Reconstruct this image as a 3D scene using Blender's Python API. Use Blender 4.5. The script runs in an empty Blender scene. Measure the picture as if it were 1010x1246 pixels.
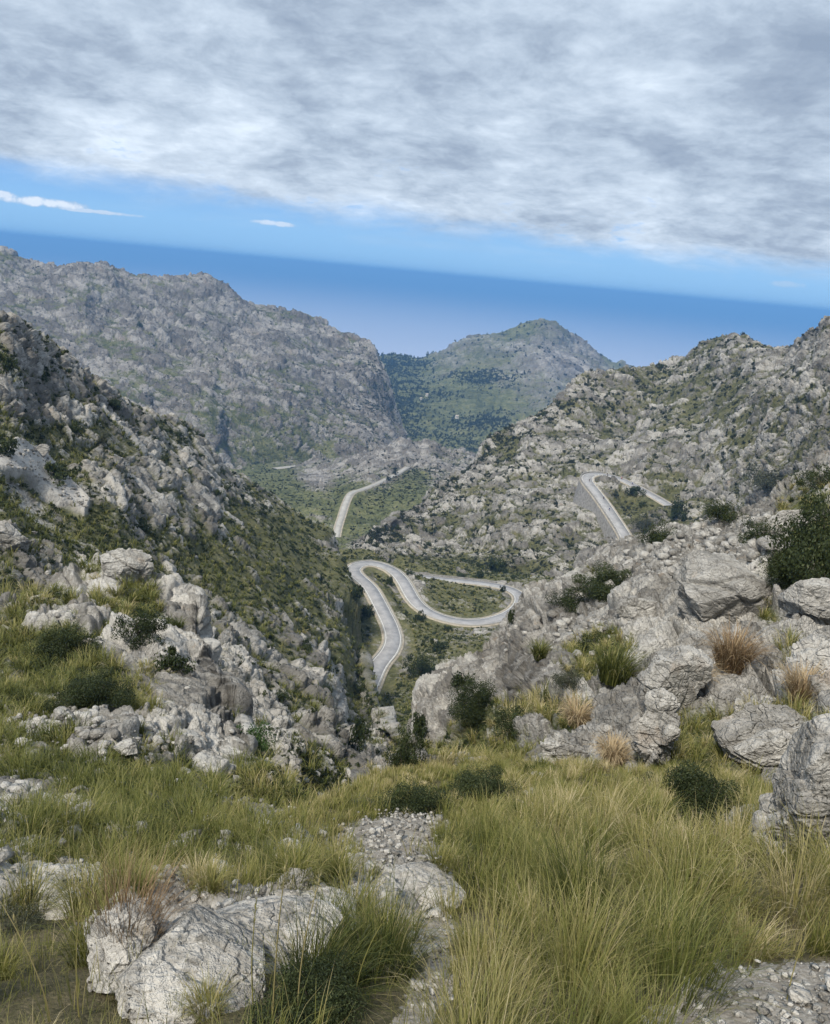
import bpy, bmesh, math, random, time
import numpy as np
from mathutils import Matrix, Vector, Euler
T0 = time.time()
random.seed(7); RNG = np.random.default_rng(7)
SC = bpy.context.scene
# ------------------------------------------------------------------ camera
F = 1000.0; PCX, PCY = 505.0, 623.0          # focal length and centre in photo pixels (1010 x 1246)
PITCH = math.radians(16.15); ROLL = math.radians(5.37)
cam_d = bpy.data.cameras.new('camera'); cam = bpy.data.objects.new('camera', cam_d)
SC.collection.objects.link(cam); SC.camera = cam
cam_d.sensor_fit = 'VERTICAL'; cam_d.sensor_height = 24.0; cam_d.lens = 24.0 * F / 1246.0
cam_d.clip_start = 0.05; cam_d.clip_end = 200000.0
MROT = (Matrix.Rotation(math.pi/2 - PITCH, 4, 'X') @ Matrix.Rotation(ROLL, 4, 'Z'))
cam.matrix_world = MROT
RM3 = np.array(MROT.to_3x3())
# ------------------------------------------------------------------ sun
SUN_EL, SUN_AZ = math.radians(52), math.radians(-150)    # azimuth measured from +Y towards +X
sd = bpy.data.lights.new('sun', 'SUN'); so = bpy.data.objects.new('sun', sd); SC.collection.objects.link(so)
sd.energy = 3.0; sd.angle = math.radians(10); sd.color = (1.0, 0.93, 0.82)
sdir = Vector((math.sin(SUN_AZ)*math.cos(SUN_EL), math.cos(SUN_AZ)*math.cos(SUN_EL), math.sin(SUN_EL)))
so.rotation_euler = sdir.to_track_quat('Z', 'Y').to_euler()
# ------------------------------------------------------------------ view
SC.view_settings.view_transform = 'Standard'; SC.view_settings.look = 'None'
SC.view_settings.gamma = 1.0; SC.view_settings.exposure = 0.68
SC.cycles.use_denoising = True
SC.cycles.max_bounces = 5; SC.cycles.diffuse_bounces = 2; SC.cycles.glossy_bounces = 2
SC.cycles.transparent_max_bounces = 8; SC.cycles.volume_bounces = 0
SC.cycles.use_adaptive_sampling = True; SC.cycles.adaptive_threshold = 0.02

# ------------------------------------------------------------------ node helper
class NT:
    def __init__(s, tree): s.t = tree; s.n = tree.nodes; s.l = tree.links
    def node(s, typ, ins=None, **props):
        nd = s.n.new(typ)
        for k, v in props.items(): setattr(nd, k, v)
        for k, v in (ins or {}).items():
            sock = nd.inputs[k]
            if isinstance(v, bpy.types.NodeSocket): s.l.new(v, sock)
            elif isinstance(v, (tuple, list)) and len(v) == 3 and sock.type == 'RGBA': sock.default_value = (*v, 1)
            else: sock.default_value = v
        return nd
    def math(s, op, a, b=0.0, c=0.0, clamp=False):
        return s.node('ShaderNodeMath', {0: a, 1: b, 2: c}, operation=op, use_clamp=clamp).outputs[0]
    def ss(s, v, a, b):       # smoothstep a..b -> 0..1
        return s.node('ShaderNodeMapRange', {0: v, 1: a, 2: b, 3: 0.0, 4: 1.0}, interpolation_type='SMOOTHSTEP').outputs[0]
    def lin(s, v, a, b, c, d):
        return s.node('ShaderNodeMapRange', {0: v, 1: a, 2: b, 3: c, 4: d}).outputs[0]
    def mix(s, f, a, b, mode='MIX'):
        return s.node('ShaderNodeMix', {0: f, 6: a, 7: b}, data_type='RGBA', blend_type=mode).outputs[2]
    def noise(s, vec, scale, detail=4, rough=0.55, out=0, dist=0.0):
        return s.node('ShaderNodeTexNoise', {'Vector': vec, 'Scale': scale, 'Detail': detail, 'Roughness': rough, 'Distortion': dist}).outputs[out]
    def ramp(s, v, stops):
        nd = s.node('ShaderNodeValToRGB', {0: v}); cr = nd.color_ramp
        while len(cr.elements) < len(stops): cr.elements.new(0.5)
        for e, (p, c) in zip(cr.elements, stops): e.position = p; e.color = (*c, 1)
        return nd.outputs[0]

def unit(px, py):
    px = np.asarray(px, float); py = np.asarray(py, float)
    v = np.stack([(px-PCX)/F, -(py-PCY)/F, -np.ones_like(px*py)], -1) @ RM3.T
    return v
def P(px, py, Y):
    v = unit(px, py); return v * (np.asarray(Y, float) / v[..., 1])[..., None]
def proj(p):
    q = p @ RM3
    d = -q[..., 2]; d = np.where(d < 0.05, 0.05, d)
    return PCX + F*q[..., 0]/d, PCY - F*q[..., 1]/d, np.where(-q[..., 2] < 0.05, 1e9, d)

# ------------------------------------------------------------------ world: blue sky under a broken cloud deck
W = bpy.data.worlds.new('World'); SC.world = W; W.use_nodes = True
W.node_tree.nodes.clear(); w = NT(W.node_tree)
sky = w.node('ShaderNodeTexSky', sky_type='NISHITA', sun_disc=False, sun_elevation=SUN_EL,
             sun_rotation=SUN_AZ, altitude=600.0, air_density=1.0, dust_density=0.3, ozone_density=3.0)
gen = w.node('ShaderNodeTexCoord').outputs['Generated']
sx = w.node('ShaderNodeSeparateXYZ', {0: gen}); dx, dy, dz = sx.outputs
zz = w.math('ADD', w.math('MAXIMUM', dz, 0.0), 0.24)
cx_ = w.math('DIVIDE', dx, zz); cy_ = w.math('DIVIDE', dy, zz)
cp = w.node('ShaderNodeCombineXYZ', {0: cx_, 1: cy_, 2: 0.0}).outputs[0]
warp = w.noise(cp, 2.6, 4, 0.55, out=1)
cpw = w.node('ShaderNodeVectorMath', {0: cp, 1: w.node('ShaderNodeVectorMath', {0: warp, 3: 0.16}, operation='SCALE').outputs[0]}, operation='ADD').outputs[0]
n_big = w.noise(cpw, 1.7, 4, 0.5)
n_mid = w.noise(cpw, 5.0, 7, 0.60)
n_fine = w.noise(cpw, 16.0, 7, 0.65)
az = w.math('DIVIDE', dx, w.math('MAXIMUM', dy, 0.05))
edge0 = w.math('SUBTRACT', dz, w.math('SUBTRACT', 0.046, w.math('MULTIPLY', w.math('MINIMUM', w.math('MAXIMUM', az, -1.0), 1.0), 0.034)))
thick = w.math('ADD', w.math('MULTIPLY', n_big, 0.46), w.math('ADD', w.math('MULTIPLY', n_mid, 0.40), w.math('MULTIPLY', n_fine, 0.14)))
thick = w.math('SUBTRACT', thick, w.math('MULTIPLY', w.math('SUBTRACT', 1.0, w.ss(edge0, 0.0, 0.10)), 0.045))
lowm = 0.0
cloudcol = w.ramp(thick, [(0.34, (0.55, 0.62, 0.70)), (0.42, (0.42, 0.49, 0.575)), (0.50, (0.32, 0.385, 0.47)), (0.56, (0.245, 0.302, 0.385)), (0.63, (0.195, 0.248, 0.33))])
# the deck ends short of the horizon
az = w.math('DIVIDE', dx, w.math('MAXIMUM', dy, 0.05))
edge0 = w.math('SUBTRACT', dz, w.math('SUBTRACT', 0.046, w.math('MULTIPLY', w.math('MINIMUM', w.math('MAXIMUM', az, -1.0), 1.0), 0.034)))
nE = w.noise(cpw, 2.6, 7, 0.62)
edge = w.math('ADD', edge0, w.math('MULTIPLY', w.math('SUBTRACT', nE, 0.5), 0.055))
mask = w.ss(edge, -0.010, 0.026)
holes = w.ss(w.math('ADD', n_mid, w.math('MULTIPLY', edge0, 1.5)), 0.30, 0.46)
mask = w.math('MULTIPLY', mask, w.math('ADD', 0.25, w.math('MULTIPLY', holes, 0.75)))
wisp = w.math('MULTIPLY', w.ss(w.noise(w.node('ShaderNodeMapping', {0: cpw, 3: (0.5, 1.3, 1.0)}).outputs[0], 0.8, 7, 0.65), 0.5, 0.75), w.ss(edge0, -0.045, 0.0))
mask = w.math('MAXIMUM', mask, w.math('MULTIPLY', wisp, 0.55))
# three small low clouds
nW = w.noise(gen, 60.0, 5, 0.6)
for (px, py, rx, ry, s) in ((52, 246, 0.045, 0.0055, 1.0), (112, 257, 0.05, 0.0025, .7), (335, 272, 0.028, 0.0035, .75), (957, 346, 0.02, 0.004, .35), (5, 237, .02, .004, .9)):
    u = unit(px, py); u = u/np.linalg.norm(u)
    ex = w.math('DIVIDE', w.math('SUBTRACT', w.math('SUBTRACT', dx, float(u[0])), 0.0), rx)
    ez = w.math('DIVIDE', w.math('SUBTRACT', dz, float(u[2])), ry)
    r2 = w.math('ADD', w.math('MULTIPLY', ex, ex), w.math('MULTIPLY', ez, ez))
    r2 = w.math('ADD', r2, w.math('MULTIPLY', w.math('SUBTRACT', nW, 0.5), 2.6))
    front = w.math('GREATER_THAN', dy, 0.0)
    lw = w.math('MULTIPLY', w.math('MULTIPLY', w.math('SUBTRACT', 1.0, w.ss(r2, 0.2, 1.1)), s), front); lowm = w.math('MAXIMUM', lowm, lw)
cloudcol = w.mix(lowm, cloudcol, (0.52, 0.58, 0.66)); mask = w.math('MAXIMUM', mask, lowm)
skyc = w.node('ShaderNodeVectorMath', {0: sky.outputs[0], 3: 0.10}, operation='SCALE').outputs[0]
# clean maritime air: a deeper blue band low over the sea
blue = w.ramp(w.lin(dz, 0.0, 0.30, 0.0, 1.0), [(0.0, (0.10, 0.28, 0.54)), (0.022, (0.155, 0.335, 0.565)), (0.12, (0.165, 0.34, 0.575)), (0.3, (0.115, 0.26, 0.535)), (1.0, (0.07, 0.16, 0.40))])
skyc = w.mix(0.93, skyc, blue)
low = w.math('MULTIPLY', w.ss(dz, 0.10, 0.0), 0.0)
tot = w.mix(mask, skyc, cloudcol)
tot = w.mix(w.math('GREATER_THAN', -0.2, dz), tot, (0.12, 0.16, 0.2))
bg = w.node('ShaderNodeBackground', {0: tot, 1: 1.0})
w.l.new(bg.outputs[0], w.node('ShaderNodeOutputWorld').inputs[0])

# ------------------------------------------------------------------ noise library
def _hash(ix, iy, iz, seed):
    n = (ix.astype(np.uint32)*np.uint32(0x8da6b343)) ^ (iy.astype(np.uint32)*np.uint32(0xd8163841)) ^ (iz.astype(np.uint32)*np.uint32(0xcb1ab31f)) ^ np.uint32((seed*0x9E3779B1) & 0xffffffff)
    n ^= n >> np.uint32(15); n *= np.uint32(0x2c1b3c6d); n ^= n >> np.uint32(12); n *= np.uint32(0x297a2d39); n ^= n >> np.uint32(15)
    return n
def _chunks(n, c=120000):
    for i in range(0, n, c): yield slice(i, min(n, i+c))
def perlin(p, seed=0):
    out = np.empty(len(p), np.float32)
    for sl in _chunks(len(p)):
        q = p[sl]; fl = np.floor(q); f = (q-fl).astype(np.float32); i = fl.astype(np.int64)
        u = f*f*f*(f*(f*6-15)+10); acc = 0
        for a in (0, 1):
            wx = u[:, 0] if a else 1-u[:, 0]
            for b in (0, 1):
                wy = u[:, 1] if b else 1-u[:, 1]
                for c in (0, 1):
                    wz = u[:, 2] if c else 1-u[:, 2]
                    h = _hash(i[:, 0]+a, i[:, 1]+b, i[:, 2]+c, seed)
                    gx = (h & np.uint32(1023)).astype(np.float32)/511.5-1
                    gy = ((h >> np.uint32(10)) & np.uint32(1023)).astype(np.float32)/511.5-1
                    gz = ((h >> np.uint32(20)) & np.uint32(1023)).astype(np.float32)/511.5-1
                    acc = acc + wx*wy*wz*(gx*(f[:, 0]-a)+gy*(f[:, 1]-b)+gz*(f[:, 2]-c))
        out[sl] = acc
    return out
def fbm(p, octs=4, seed=0, gain=0.5):
    s = 0; a = 1
    for k in range(octs): s = s + a*perlin(p*(2.03**k), seed+k*7); a *= gain
    return s
def worley(p, seed=0, jit=0.95):
    N = len(p); F1 = np.empty(N, np.float32); F2 = np.empty(N, np.float32); ID = np.empty(N, np.uint32); V = np.empty((N, 3), np.float32)
    for sl in _chunks(N):
        q = p[sl]; fl = np.floor(q); f = (q-fl).astype(np.float32); i = fl.astype(np.int64); n = len(q)
        f1 = np.full(n, 9, np.float32); f2 = np.full(n, 9, np.float32); idd = np.zeros(n, np.uint32); v = np.zeros((n, 3), np.float32)
        for a in (-1, 0, 1):
            for b in (-1, 0, 1):
                for c in (-1, 0, 1):
                    h = _hash(i[:, 0]+a, i[:, 1]+b, i[:, 2]+c, seed)
                    ox = a+.5+jit*((h & np.uint32(1023)).astype(np.float32)/1023-.5)-f[:, 0]
                    oy = b+.5+jit*(((h >> np.uint32(10)) & np.uint32(1023)).astype(np.float32)/1023-.5)-f[:, 1]
                    oz = c+.5+jit*(((h >> np.uint32(20)) & np.uint32(1023)).astype(np.float32)/1023-.5)-f[:, 2]
                    d = ox*ox+oy*oy+oz*oz
                    m = d < f1
                    f2 = np.where(m, f1, np.minimum(f2, d)); f1 = np.where(m, d, f1); idd = np.where(m, h, idd)
                    v[m, 0] = -ox[m]; v[m, 1] = -oy[m]; v[m, 2] = -oz[m]
        F1[sl] = np.sqrt(f1); F2[sl] = np.sqrt(f2); ID[sl] = idd; V[sl] = v
    return F1, F2, ID, V
def sst(x, a, b):
    t = np.clip((x-a)/(b-a), 0, 1); return t*t*(3-2*t)
def r01(i, k):
    h = i ^ np.uint32((k*0x9E3779B1) & 0xffffffff); h = h*np.uint32(0x85ebca6b); h ^= h >> np.uint32(13); h = h*np.uint32(0xc2b2ae35); h ^= h >> np.uint32(16)
    return (h & np.uint32(65535)).astype(np.float32)/65535
BED = np.array(Euler((math.radians(24), math.radians(-17), math.radians(20))).to_matrix())
def rock(p, L, octs, lac=0.4, amp=0.25, seed=0, bed=1.6, crack=0.8, wid=0.13, w0=1.0, cell=None):
    """blocky, bedded, cracked limestone: returns displacement (m) and a per-block tone"""
    p = p @ BED.T
    q = p + L*0.30*np.stack([fbm(p/(L*1.3), 2, seed+91), fbm(p/(L*1.3)+31.7, 2, seed+92), fbm(p/(L*1.3)-17.3, 2, seed+93)], -1)
    disp = np.zeros(len(p), np.float32); tone = np.zeros(len(p), np.float32); s = L; global JOINT; JOINT = np.zeros(len(p), np.float32)
    for k in range(octs):
        f1, f2, i, v = worley(q/s*np.array([.72, 1, bed])+k*13.7, seed+k)
        e = sst(f2-f1, 0.0, wid*(1.2**k)); JOINT = np.maximum(JOINT, (1-e)*(1.0, .9, .5, 0, 0, 0)[k]); rnd_ = (0.45, .3, .12, .05, .05, .05)[k]
        hgt = (r01(i, 1)-.5)*1.0 + (v[:, 0]*(r01(i, 2)-.5)+v[:, 1]*(r01(i, 3)-.5)+v[:, 2]*(r01(i, 4)-.5))*1.9
        disp += (1.0 if cell is None else sst(s/cell, 1.3, 3.2))*(w0 if k == 0 else 1.0)*amp*s*(hgt*(0.35+0.65*e) + (e-1)*crack - rnd_*f1*f1)
        tone += (r01(i, 5)-.5)*(0.75**k)
        s *= lac
    return disp, tone

# ------------------------------------------------------------------ mesh building
def mesh_np(name, verts, quads=None, tris=None, attrs=None, mat=None, smooth=False, mats=None, matidx=None):
    me = bpy.data.meshes.new(name)
    nq = 0 if quads is None else len(quads); nt = 0 if tris is None else len(tris)
    me.vertices.add(len(verts)); me.vertices.foreach_set('co', np.ascontiguousarray(verts, np.float32).ravel())
    me.loops.add(nq*4+nt*3); me.polygons.add(nq+nt)
    li = np.concatenate([x for x in ((quads.ravel() if nq else None), (tris.ravel() if nt else None)) if x is not None]).astype(np.int32)
    me.loops.foreach_set('vertex_index', li)
    st = np.concatenate([np.arange(nq)*4, nq*4+np.arange(nt)*3]).astype(np.int32)
    me.polygons.foreach_set('loop_start', st)
    if smooth: me.polygons.foreach_set('use_smooth', np.ones(nq+nt, bool))
    me.update(calc_edges=True)
    for k, a in (attrs or {}).items():
        at = me.attributes.new(k, 'FLOAT', 'POINT'); at.data.foreach_set('value', np.ascontiguousarray(a, np.float32))
    if mat: me.materials.append(mat)
    return me
def link(name, me, parent=None, **props):
    o = bpy.data.objects.new(name, me); SC.collection.objects.link(o)
    if parent is not None: o.parent = parent
    for k, v in props.items(): o[k] = v
    return o
def tag(o, label, category, group=None, kind=None):
    o['label'] = label; o['category'] = category
    if group: o['group'] = group
    if kind: o['kind'] = kind
    return o
def pchip(x, y, xi):
    """monotone cubic along the last axis: x (n), y (..., n)"""
    x = np.asarray(x, float); y = np.asarray(y, float); h = np.diff(x); d = np.diff(y)/h
    m = np.zeros_like(y); m[..., 0] = d[..., 0]; m[..., -1] = d[..., -1]
    if len(x) > 2:
        w1 = 2*h[1:]+h[:-1]; w2 = h[1:]+2*h[:-1]; a = d[..., :-1]; b = d[..., 1:]
        with np.errstate(divide='ignore', invalid='ignore'): hm = (w1+w2)/(w1/a+w2/b)
        m[..., 1:-1] = np.where(a*b > 0, hm, 0)
    k = np.clip(np.searchsorted(x, xi)-1, 0, len(x)-2); t = (xi-x[k])/h[k]
    return (y[..., k]*(2*t**3-3*t**2+1) + h[k]*m[..., k]*(t**3-2*t**2+t) + y[..., k+1]*(-2*t**3+3*t**2) + h[k]*m[..., k+1]*(t**3-t**2))
def inpoly(px, py, poly):
    ins = np.zeros(px.shape, bool); n = len(poly)
    for i in range(n):
        x1, y1 = poly[i]; x2, y2 = poly[(i+1) % n]
        c = ((y1 > py) != (y2 > py)); xx = (x2-x1)*(py-y1)/((y2-y1) if y2 != y1 else 1e-9)+x1
        ins ^= c & (px < xx)
    return ins
def polysoft(px, py, poly, soft):
    """signed-distance based soft inside mask"""
    d = np.full(px.shape, 1e9); n = len(poly)
    for i in range(n):
        x1, y1 = poly[i]; x2, y2 = poly[(i+1) % n]; vx, vy = x2-x1, y2-y1
        t = np.clip(((px-x1)*vx+(py-y1)*vy)/(vx*vx+vy*vy+1e-9), 0, 1)
        d = np.minimum(d, np.hypot(px-x1-t*vx, py-y1-t*vy))
    d = np.where(inpoly(px, py, poly), d, -d)
    return sst(d, -soft, soft)
def blobs(px, py, lst):
    s = np.zeros(px.shape)
    for (x, y, rx, ry, a) in lst: s = s + a*np.exp(-(((px-x)/rx)**2+((py-y)/ry)**2))
    return s
# ------------------------------------------------------------------ materials
def new_mat(name):
    m = bpy.data.materials.new(name); m.use_nodes = True; m.node_tree.nodes.clear(); return m, NT(m.node_tree)
def finish(t, col, rough=0.9, normal=None, spec=0.2, **kw):
    ins = {'Base Color': col, 'Roughness': rough, 'Specular IOR Level': spec}
    if normal is not None: ins['Normal'] = normal
    ins.update(kw)
    b = t.node('ShaderNodeBsdfPrincipled', ins)
    t.l.new(b.outputs[0], t.node('ShaderNodeOutputMaterial').inputs[0]); return b
def soilramp(t, n3, n2): return t.ramp(t.math('ADD', t.math('MULTIPLY', n3, .6), t.math('MULTIPLY', n2, .4)), [(0.36, (0.13, 0.108, 0.082)), (0.5, (0.24, 0.21, 0.17)), (0.62, (0.36, 0.335, 0.295))])
def attr(t, n): return t.node('ShaderNodeAttribute', attribute_name=n).outputs['Fac']
def terrain_mat(name, s, rocks, vegs, soil=(0.19, 0.155, 0.11), bump=0.5, sharp=0.22, vegmottle=1.0, dark=0.75, seams=0.7):
    """s = size in metres of the finest visible grain of this terrain"""
    m, t = new_mat(name)
    co = t.node('ShaderNodeNewGeometry').outputs['Position']
    n1 = t.noise(co, 1/(s*40), 5, 0.6); n2 = t.noise(co, 1/(s*9), 5, 0.65); n3 = t.noise(co, 1/(s*2.2), 4, 0.7); n4 = t.noise(co, 1/(s*6), 6, 0.7, dist=1.2)
    tone = attr(t, 'tone')
    v = t.math('ADD', t.math('ADD', t.math('MULTIPLY', n1, 0.35), t.math('MULTIPLY', n2, 0.4)), t.math('ADD', t.math('MULTIPLY', n3, 0.25), t.math('MULTIPLY', tone, 0.30)))
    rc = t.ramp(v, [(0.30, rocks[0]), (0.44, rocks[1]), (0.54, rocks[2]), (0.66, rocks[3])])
    # lichen-dark weather stains and a few warm iron stains, shapes of their own
    st = t.math('MULTIPLY', t.ss(n4, 0.55, 0.72), dark)
    rc = t.mix(st, rc, tuple(c*0.42 for c in rocks[0]))
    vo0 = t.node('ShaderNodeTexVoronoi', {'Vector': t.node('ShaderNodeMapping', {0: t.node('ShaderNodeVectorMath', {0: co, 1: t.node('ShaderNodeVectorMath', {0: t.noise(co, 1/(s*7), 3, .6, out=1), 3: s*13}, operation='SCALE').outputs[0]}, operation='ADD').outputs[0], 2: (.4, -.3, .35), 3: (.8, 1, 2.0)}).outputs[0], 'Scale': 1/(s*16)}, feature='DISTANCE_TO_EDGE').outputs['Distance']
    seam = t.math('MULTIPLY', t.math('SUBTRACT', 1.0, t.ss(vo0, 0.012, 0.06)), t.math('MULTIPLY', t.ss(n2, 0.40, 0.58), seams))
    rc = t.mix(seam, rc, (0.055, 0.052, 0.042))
    wm = t.math('MULTIPLY', t.ss(t.noise(co, 1/(s*25), 4, 0.6), 0.60, 0.74), 0.45)
    rc = t.mix(wm, rc, (rocks[2][0]*1.0, rocks[2][1]*0.80, rocks[2][2]*0.62))
    n5 = t.noise(co, 1/(s*5), 5, 0.7); n6 = t.noise(co, 1/(s*30), 4, 0.6)
    vv = t.math('ADD', t.math('MULTIPLY', n5, 0.6*vegmottle), t.math('MULTIPLY', n6, 0.4)); vv = t.math('ADD', vv, 0.3*(1-vegmottle))
    vc = t.ramp(vv, [(0.30, vegs[0]), (0.43, vegs[1]), (0.53, vegs[2]), (0.66, vegs[3])])
    vc = t.mix(t.math('MULTIPLY', t.ss(n3, 0.58, 0.7), 0.5), vc, soil)
    ve = attr(t, 'veg')
    ve = t.math('ADD', ve, t.math('MULTIPLY', t.math('SUBTRACT', n3, 0.5), 0.9))
    ve = t.math('ADD', ve, t.math('MULTIPLY', t.math('SUBTRACT', n2, 0.5), 0.8))
    k = t.ss(ve, 0.5-sharp, 0.5+sharp)
    col = t.mix(k, rc, vc)
    col = t.mix(attr(t, 'scree'), col, soilramp(t, n3, n2) if name == 'foreground_ground' else t.ramp(n3, [(0.35, (0.32, 0.30, 0.275)), (0.6, (0.46, 0.44, 0.405))]))
    wv = t.node('ShaderNodeVectorMath', {0: co, 1: t.node('ShaderNodeVectorMath', {0: t.noise(co, 1/(s*12), 3, .6, out=1), 3: s*9}, operation='SCALE').outputs[0]}, operation='ADD').outputs[0]
    vo = t.node('ShaderNodeTexVoronoi', {'Vector': t.node('ShaderNodeMapping', {0: wv, 2: (.4, -.3, .35), 3: (1, 1, 1.8)}).outputs[0], 'Scale': 1/(s*11)}, feature='DISTANCE_TO_EDGE').outputs['Distance']
    bh = t.math('ADD', t.math('ADD', t.math('MULTIPLY', n3, 1.0), t.math('MULTIPLY', n2, 1.6)), t.math('MULTIPLY', t.ss(vo, 0.0, 0.07), 0.30))
    bp = t.node('ShaderNodeBump', {'Strength': t.math('MULTIPLY', bump, t.math('SUBTRACT', 1.0, t.math('MULTIPLY', attr(t, 'scree'), .7))), 'Distance': s*3.2, 'Height': bh}).outputs[0]
    finish(t, col, 0.92, bp, 0.15); return m
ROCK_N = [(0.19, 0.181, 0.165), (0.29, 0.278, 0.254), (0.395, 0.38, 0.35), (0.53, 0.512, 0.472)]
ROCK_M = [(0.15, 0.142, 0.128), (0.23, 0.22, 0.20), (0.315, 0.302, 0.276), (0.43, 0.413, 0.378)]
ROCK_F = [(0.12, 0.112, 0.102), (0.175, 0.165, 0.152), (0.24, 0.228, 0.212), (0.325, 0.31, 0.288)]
VEG_G = [(0.030, 0.040, 0.016), (0.062, 0.076, 0.026), (0.120, 0.130, 0.048), (0.20, 0.18, 0.095)]
VEG_M = [(0.032, 0.036, 0.017), (0.068, 0.072, 0.032), (0.118, 0.118, 0.055), (0.185, 0.168, 0.095)]
VEG_F = [(0.040, 0.048, 0.024), (0.070, 0.080, 0.038), (0.125, 0.135, 0.062), (0.20, 0.195, 0.105)]
MAT = {}
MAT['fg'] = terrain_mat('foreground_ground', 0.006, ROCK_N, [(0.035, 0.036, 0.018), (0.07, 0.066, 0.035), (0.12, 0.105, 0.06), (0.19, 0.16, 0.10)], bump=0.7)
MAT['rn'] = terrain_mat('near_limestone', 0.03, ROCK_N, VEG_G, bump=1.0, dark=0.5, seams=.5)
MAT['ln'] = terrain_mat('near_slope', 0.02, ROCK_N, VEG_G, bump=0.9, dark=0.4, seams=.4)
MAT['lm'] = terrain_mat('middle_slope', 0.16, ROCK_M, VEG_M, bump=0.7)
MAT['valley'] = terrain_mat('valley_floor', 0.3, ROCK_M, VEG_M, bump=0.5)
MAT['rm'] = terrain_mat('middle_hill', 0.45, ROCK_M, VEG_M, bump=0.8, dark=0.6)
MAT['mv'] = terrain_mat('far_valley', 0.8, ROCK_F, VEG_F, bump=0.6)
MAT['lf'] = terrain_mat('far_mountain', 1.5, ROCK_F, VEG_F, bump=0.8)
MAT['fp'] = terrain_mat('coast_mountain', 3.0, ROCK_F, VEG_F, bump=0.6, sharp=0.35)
def plain(name, c1, c2, scale, rough=0.85, bump=0.2, dist=0.02, det=5):
    m, t = new_mat(name); co = t.node('ShaderNodeNewGeometry').outputs['Position']
    n = t.noise(co, scale, det, 0.65)
    col = t.ramp(n, [(0.35, c1), (0.62, c2)])
    bp = t.node('ShaderNodeBump', {'Strength': bump, 'Distance': dist, 'Height': n}).outputs[0]
    finish(t, col, rough, bp, 0.2); return m
MAT['asphalt'] = plain('pale_asphalt', (0.245, 0.245, 0.25), (0.34, 0.34, 0.345), 0.35, 0.9, 0.2, 0.02, 8)
MAT['farasphalt'] = plain('sunbleached_asphalt', (0.30, 0.29, 0.265), (0.40, 0.39, 0.36), 0.2, 0.9)
MAT['line'] = plain('road_paint', (0.48, 0.48, 0.46), (0.62, 0.62, 0.60), 0.8, 0.7)
MAT['masonry'] = plain('stone_masonry', (0.16, 0.155, 0.145), (0.29, 0.28, 0.265), 0.7, 0.95, 0.8, 0.3, 9)
MAT['verge'] = plain('dusty_verge', (0.26, 0.23, 0.18), (0.40, 0.36, 0.29), 0.6, 0.95, 0.6, 0.1)
MAT['steel'] = plain('galvanised_rail', (0.45, 0.45, 0.44), (0.6, 0.6, 0.58), 1.0, 0.5)
def leaf_mat(name, stops, trans=0.25, rough=0.6):
    m, t = new_mat(name)
    tint = attr(t, 'tint'); rnd = t.node('ShaderNodeObjectInfo').outputs['Random']
    v = t.math('ADD', tint, t.math('MULTIPLY', t.math('SUBTRACT', rnd, 0.5), 0.18))
    col = t.ramp(v, stops)
    b = t.node('ShaderNodeBsdfPrincipled', {'Base Color': col, 'Roughness': rough, 'Specular IOR Level': 0.25})
    tr = t.node('ShaderNodeBsdfTranslucent', {0: col})
    mx = t.node('ShaderNodeMixShader', {0: trans, 1: b.outputs[0], 2: tr.outputs[0]})
    t.l.new(mx.outputs[0], t.node('ShaderNodeOutputMaterial').inputs[0]); return m
MAT['shrub'] = leaf_mat('shrub_leaves', [(0.0, (0.014, 0.022, 0.010)), (0.35, (0.030, 0.043, 0.016)), (0.7, (0.062, 0.080, 0.028)), (1.0, (0.13, 0.135, 0.055))])
MAT['farshrub'] = leaf_mat('distant_leaves', [(0.0, (0.016, 0.022, 0.015)), (0.35, (0.028, 0.036, 0.022)), (0.7, (0.045, 0.055, 0.032)), (1.0, (0.08, 0.085, 0.05))], 0.15)
MAT['greyshrub'] = leaf_mat('grey_green_leaves', [(0.0, (0.035, 0.04, 0.026)), (0.35, (0.065, 0.072, 0.045)), (0.7, (0.11, 0.12, 0.075)), (1.0, (0.17, 0.17, 0.11))])
MAT['bright'] = leaf_mat('fresh_green_leaves', [(0.0, (0.03, 0.06, 0.018)), (0.5, (0.075, 0.14, 0.04)), (1.0, (0.16, 0.25, 0.09))], 0.35)
MAT['grass'] = leaf_mat('grass_blades', [(0.0, (0.030, 0.042, 0.012)), (0.25, (0.074, 0.088, 0.022)), (0.5, (0.155, 0.165, 0.042)), (0.72, (0.275, 0.25, 0.09)), (0.88, (0.38, 0.32, 0.165)), (1.0, (0.52, 0.45, 0.28))], 0.35, 0.5)
MAT['dry'] = leaf_mat('dry_blades', [(0.0, (0.10, 0.065, 0.035)), (0.5, (0.27, 0.185, 0.10)), (1.0, (0.50, 0.40, 0.25))], 0.3, 0.6)
MAT['twig'] = plain('bark', (0.05, 0.042, 0.033), (0.13, 0.11, 0.09), 8, 0.9)
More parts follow.
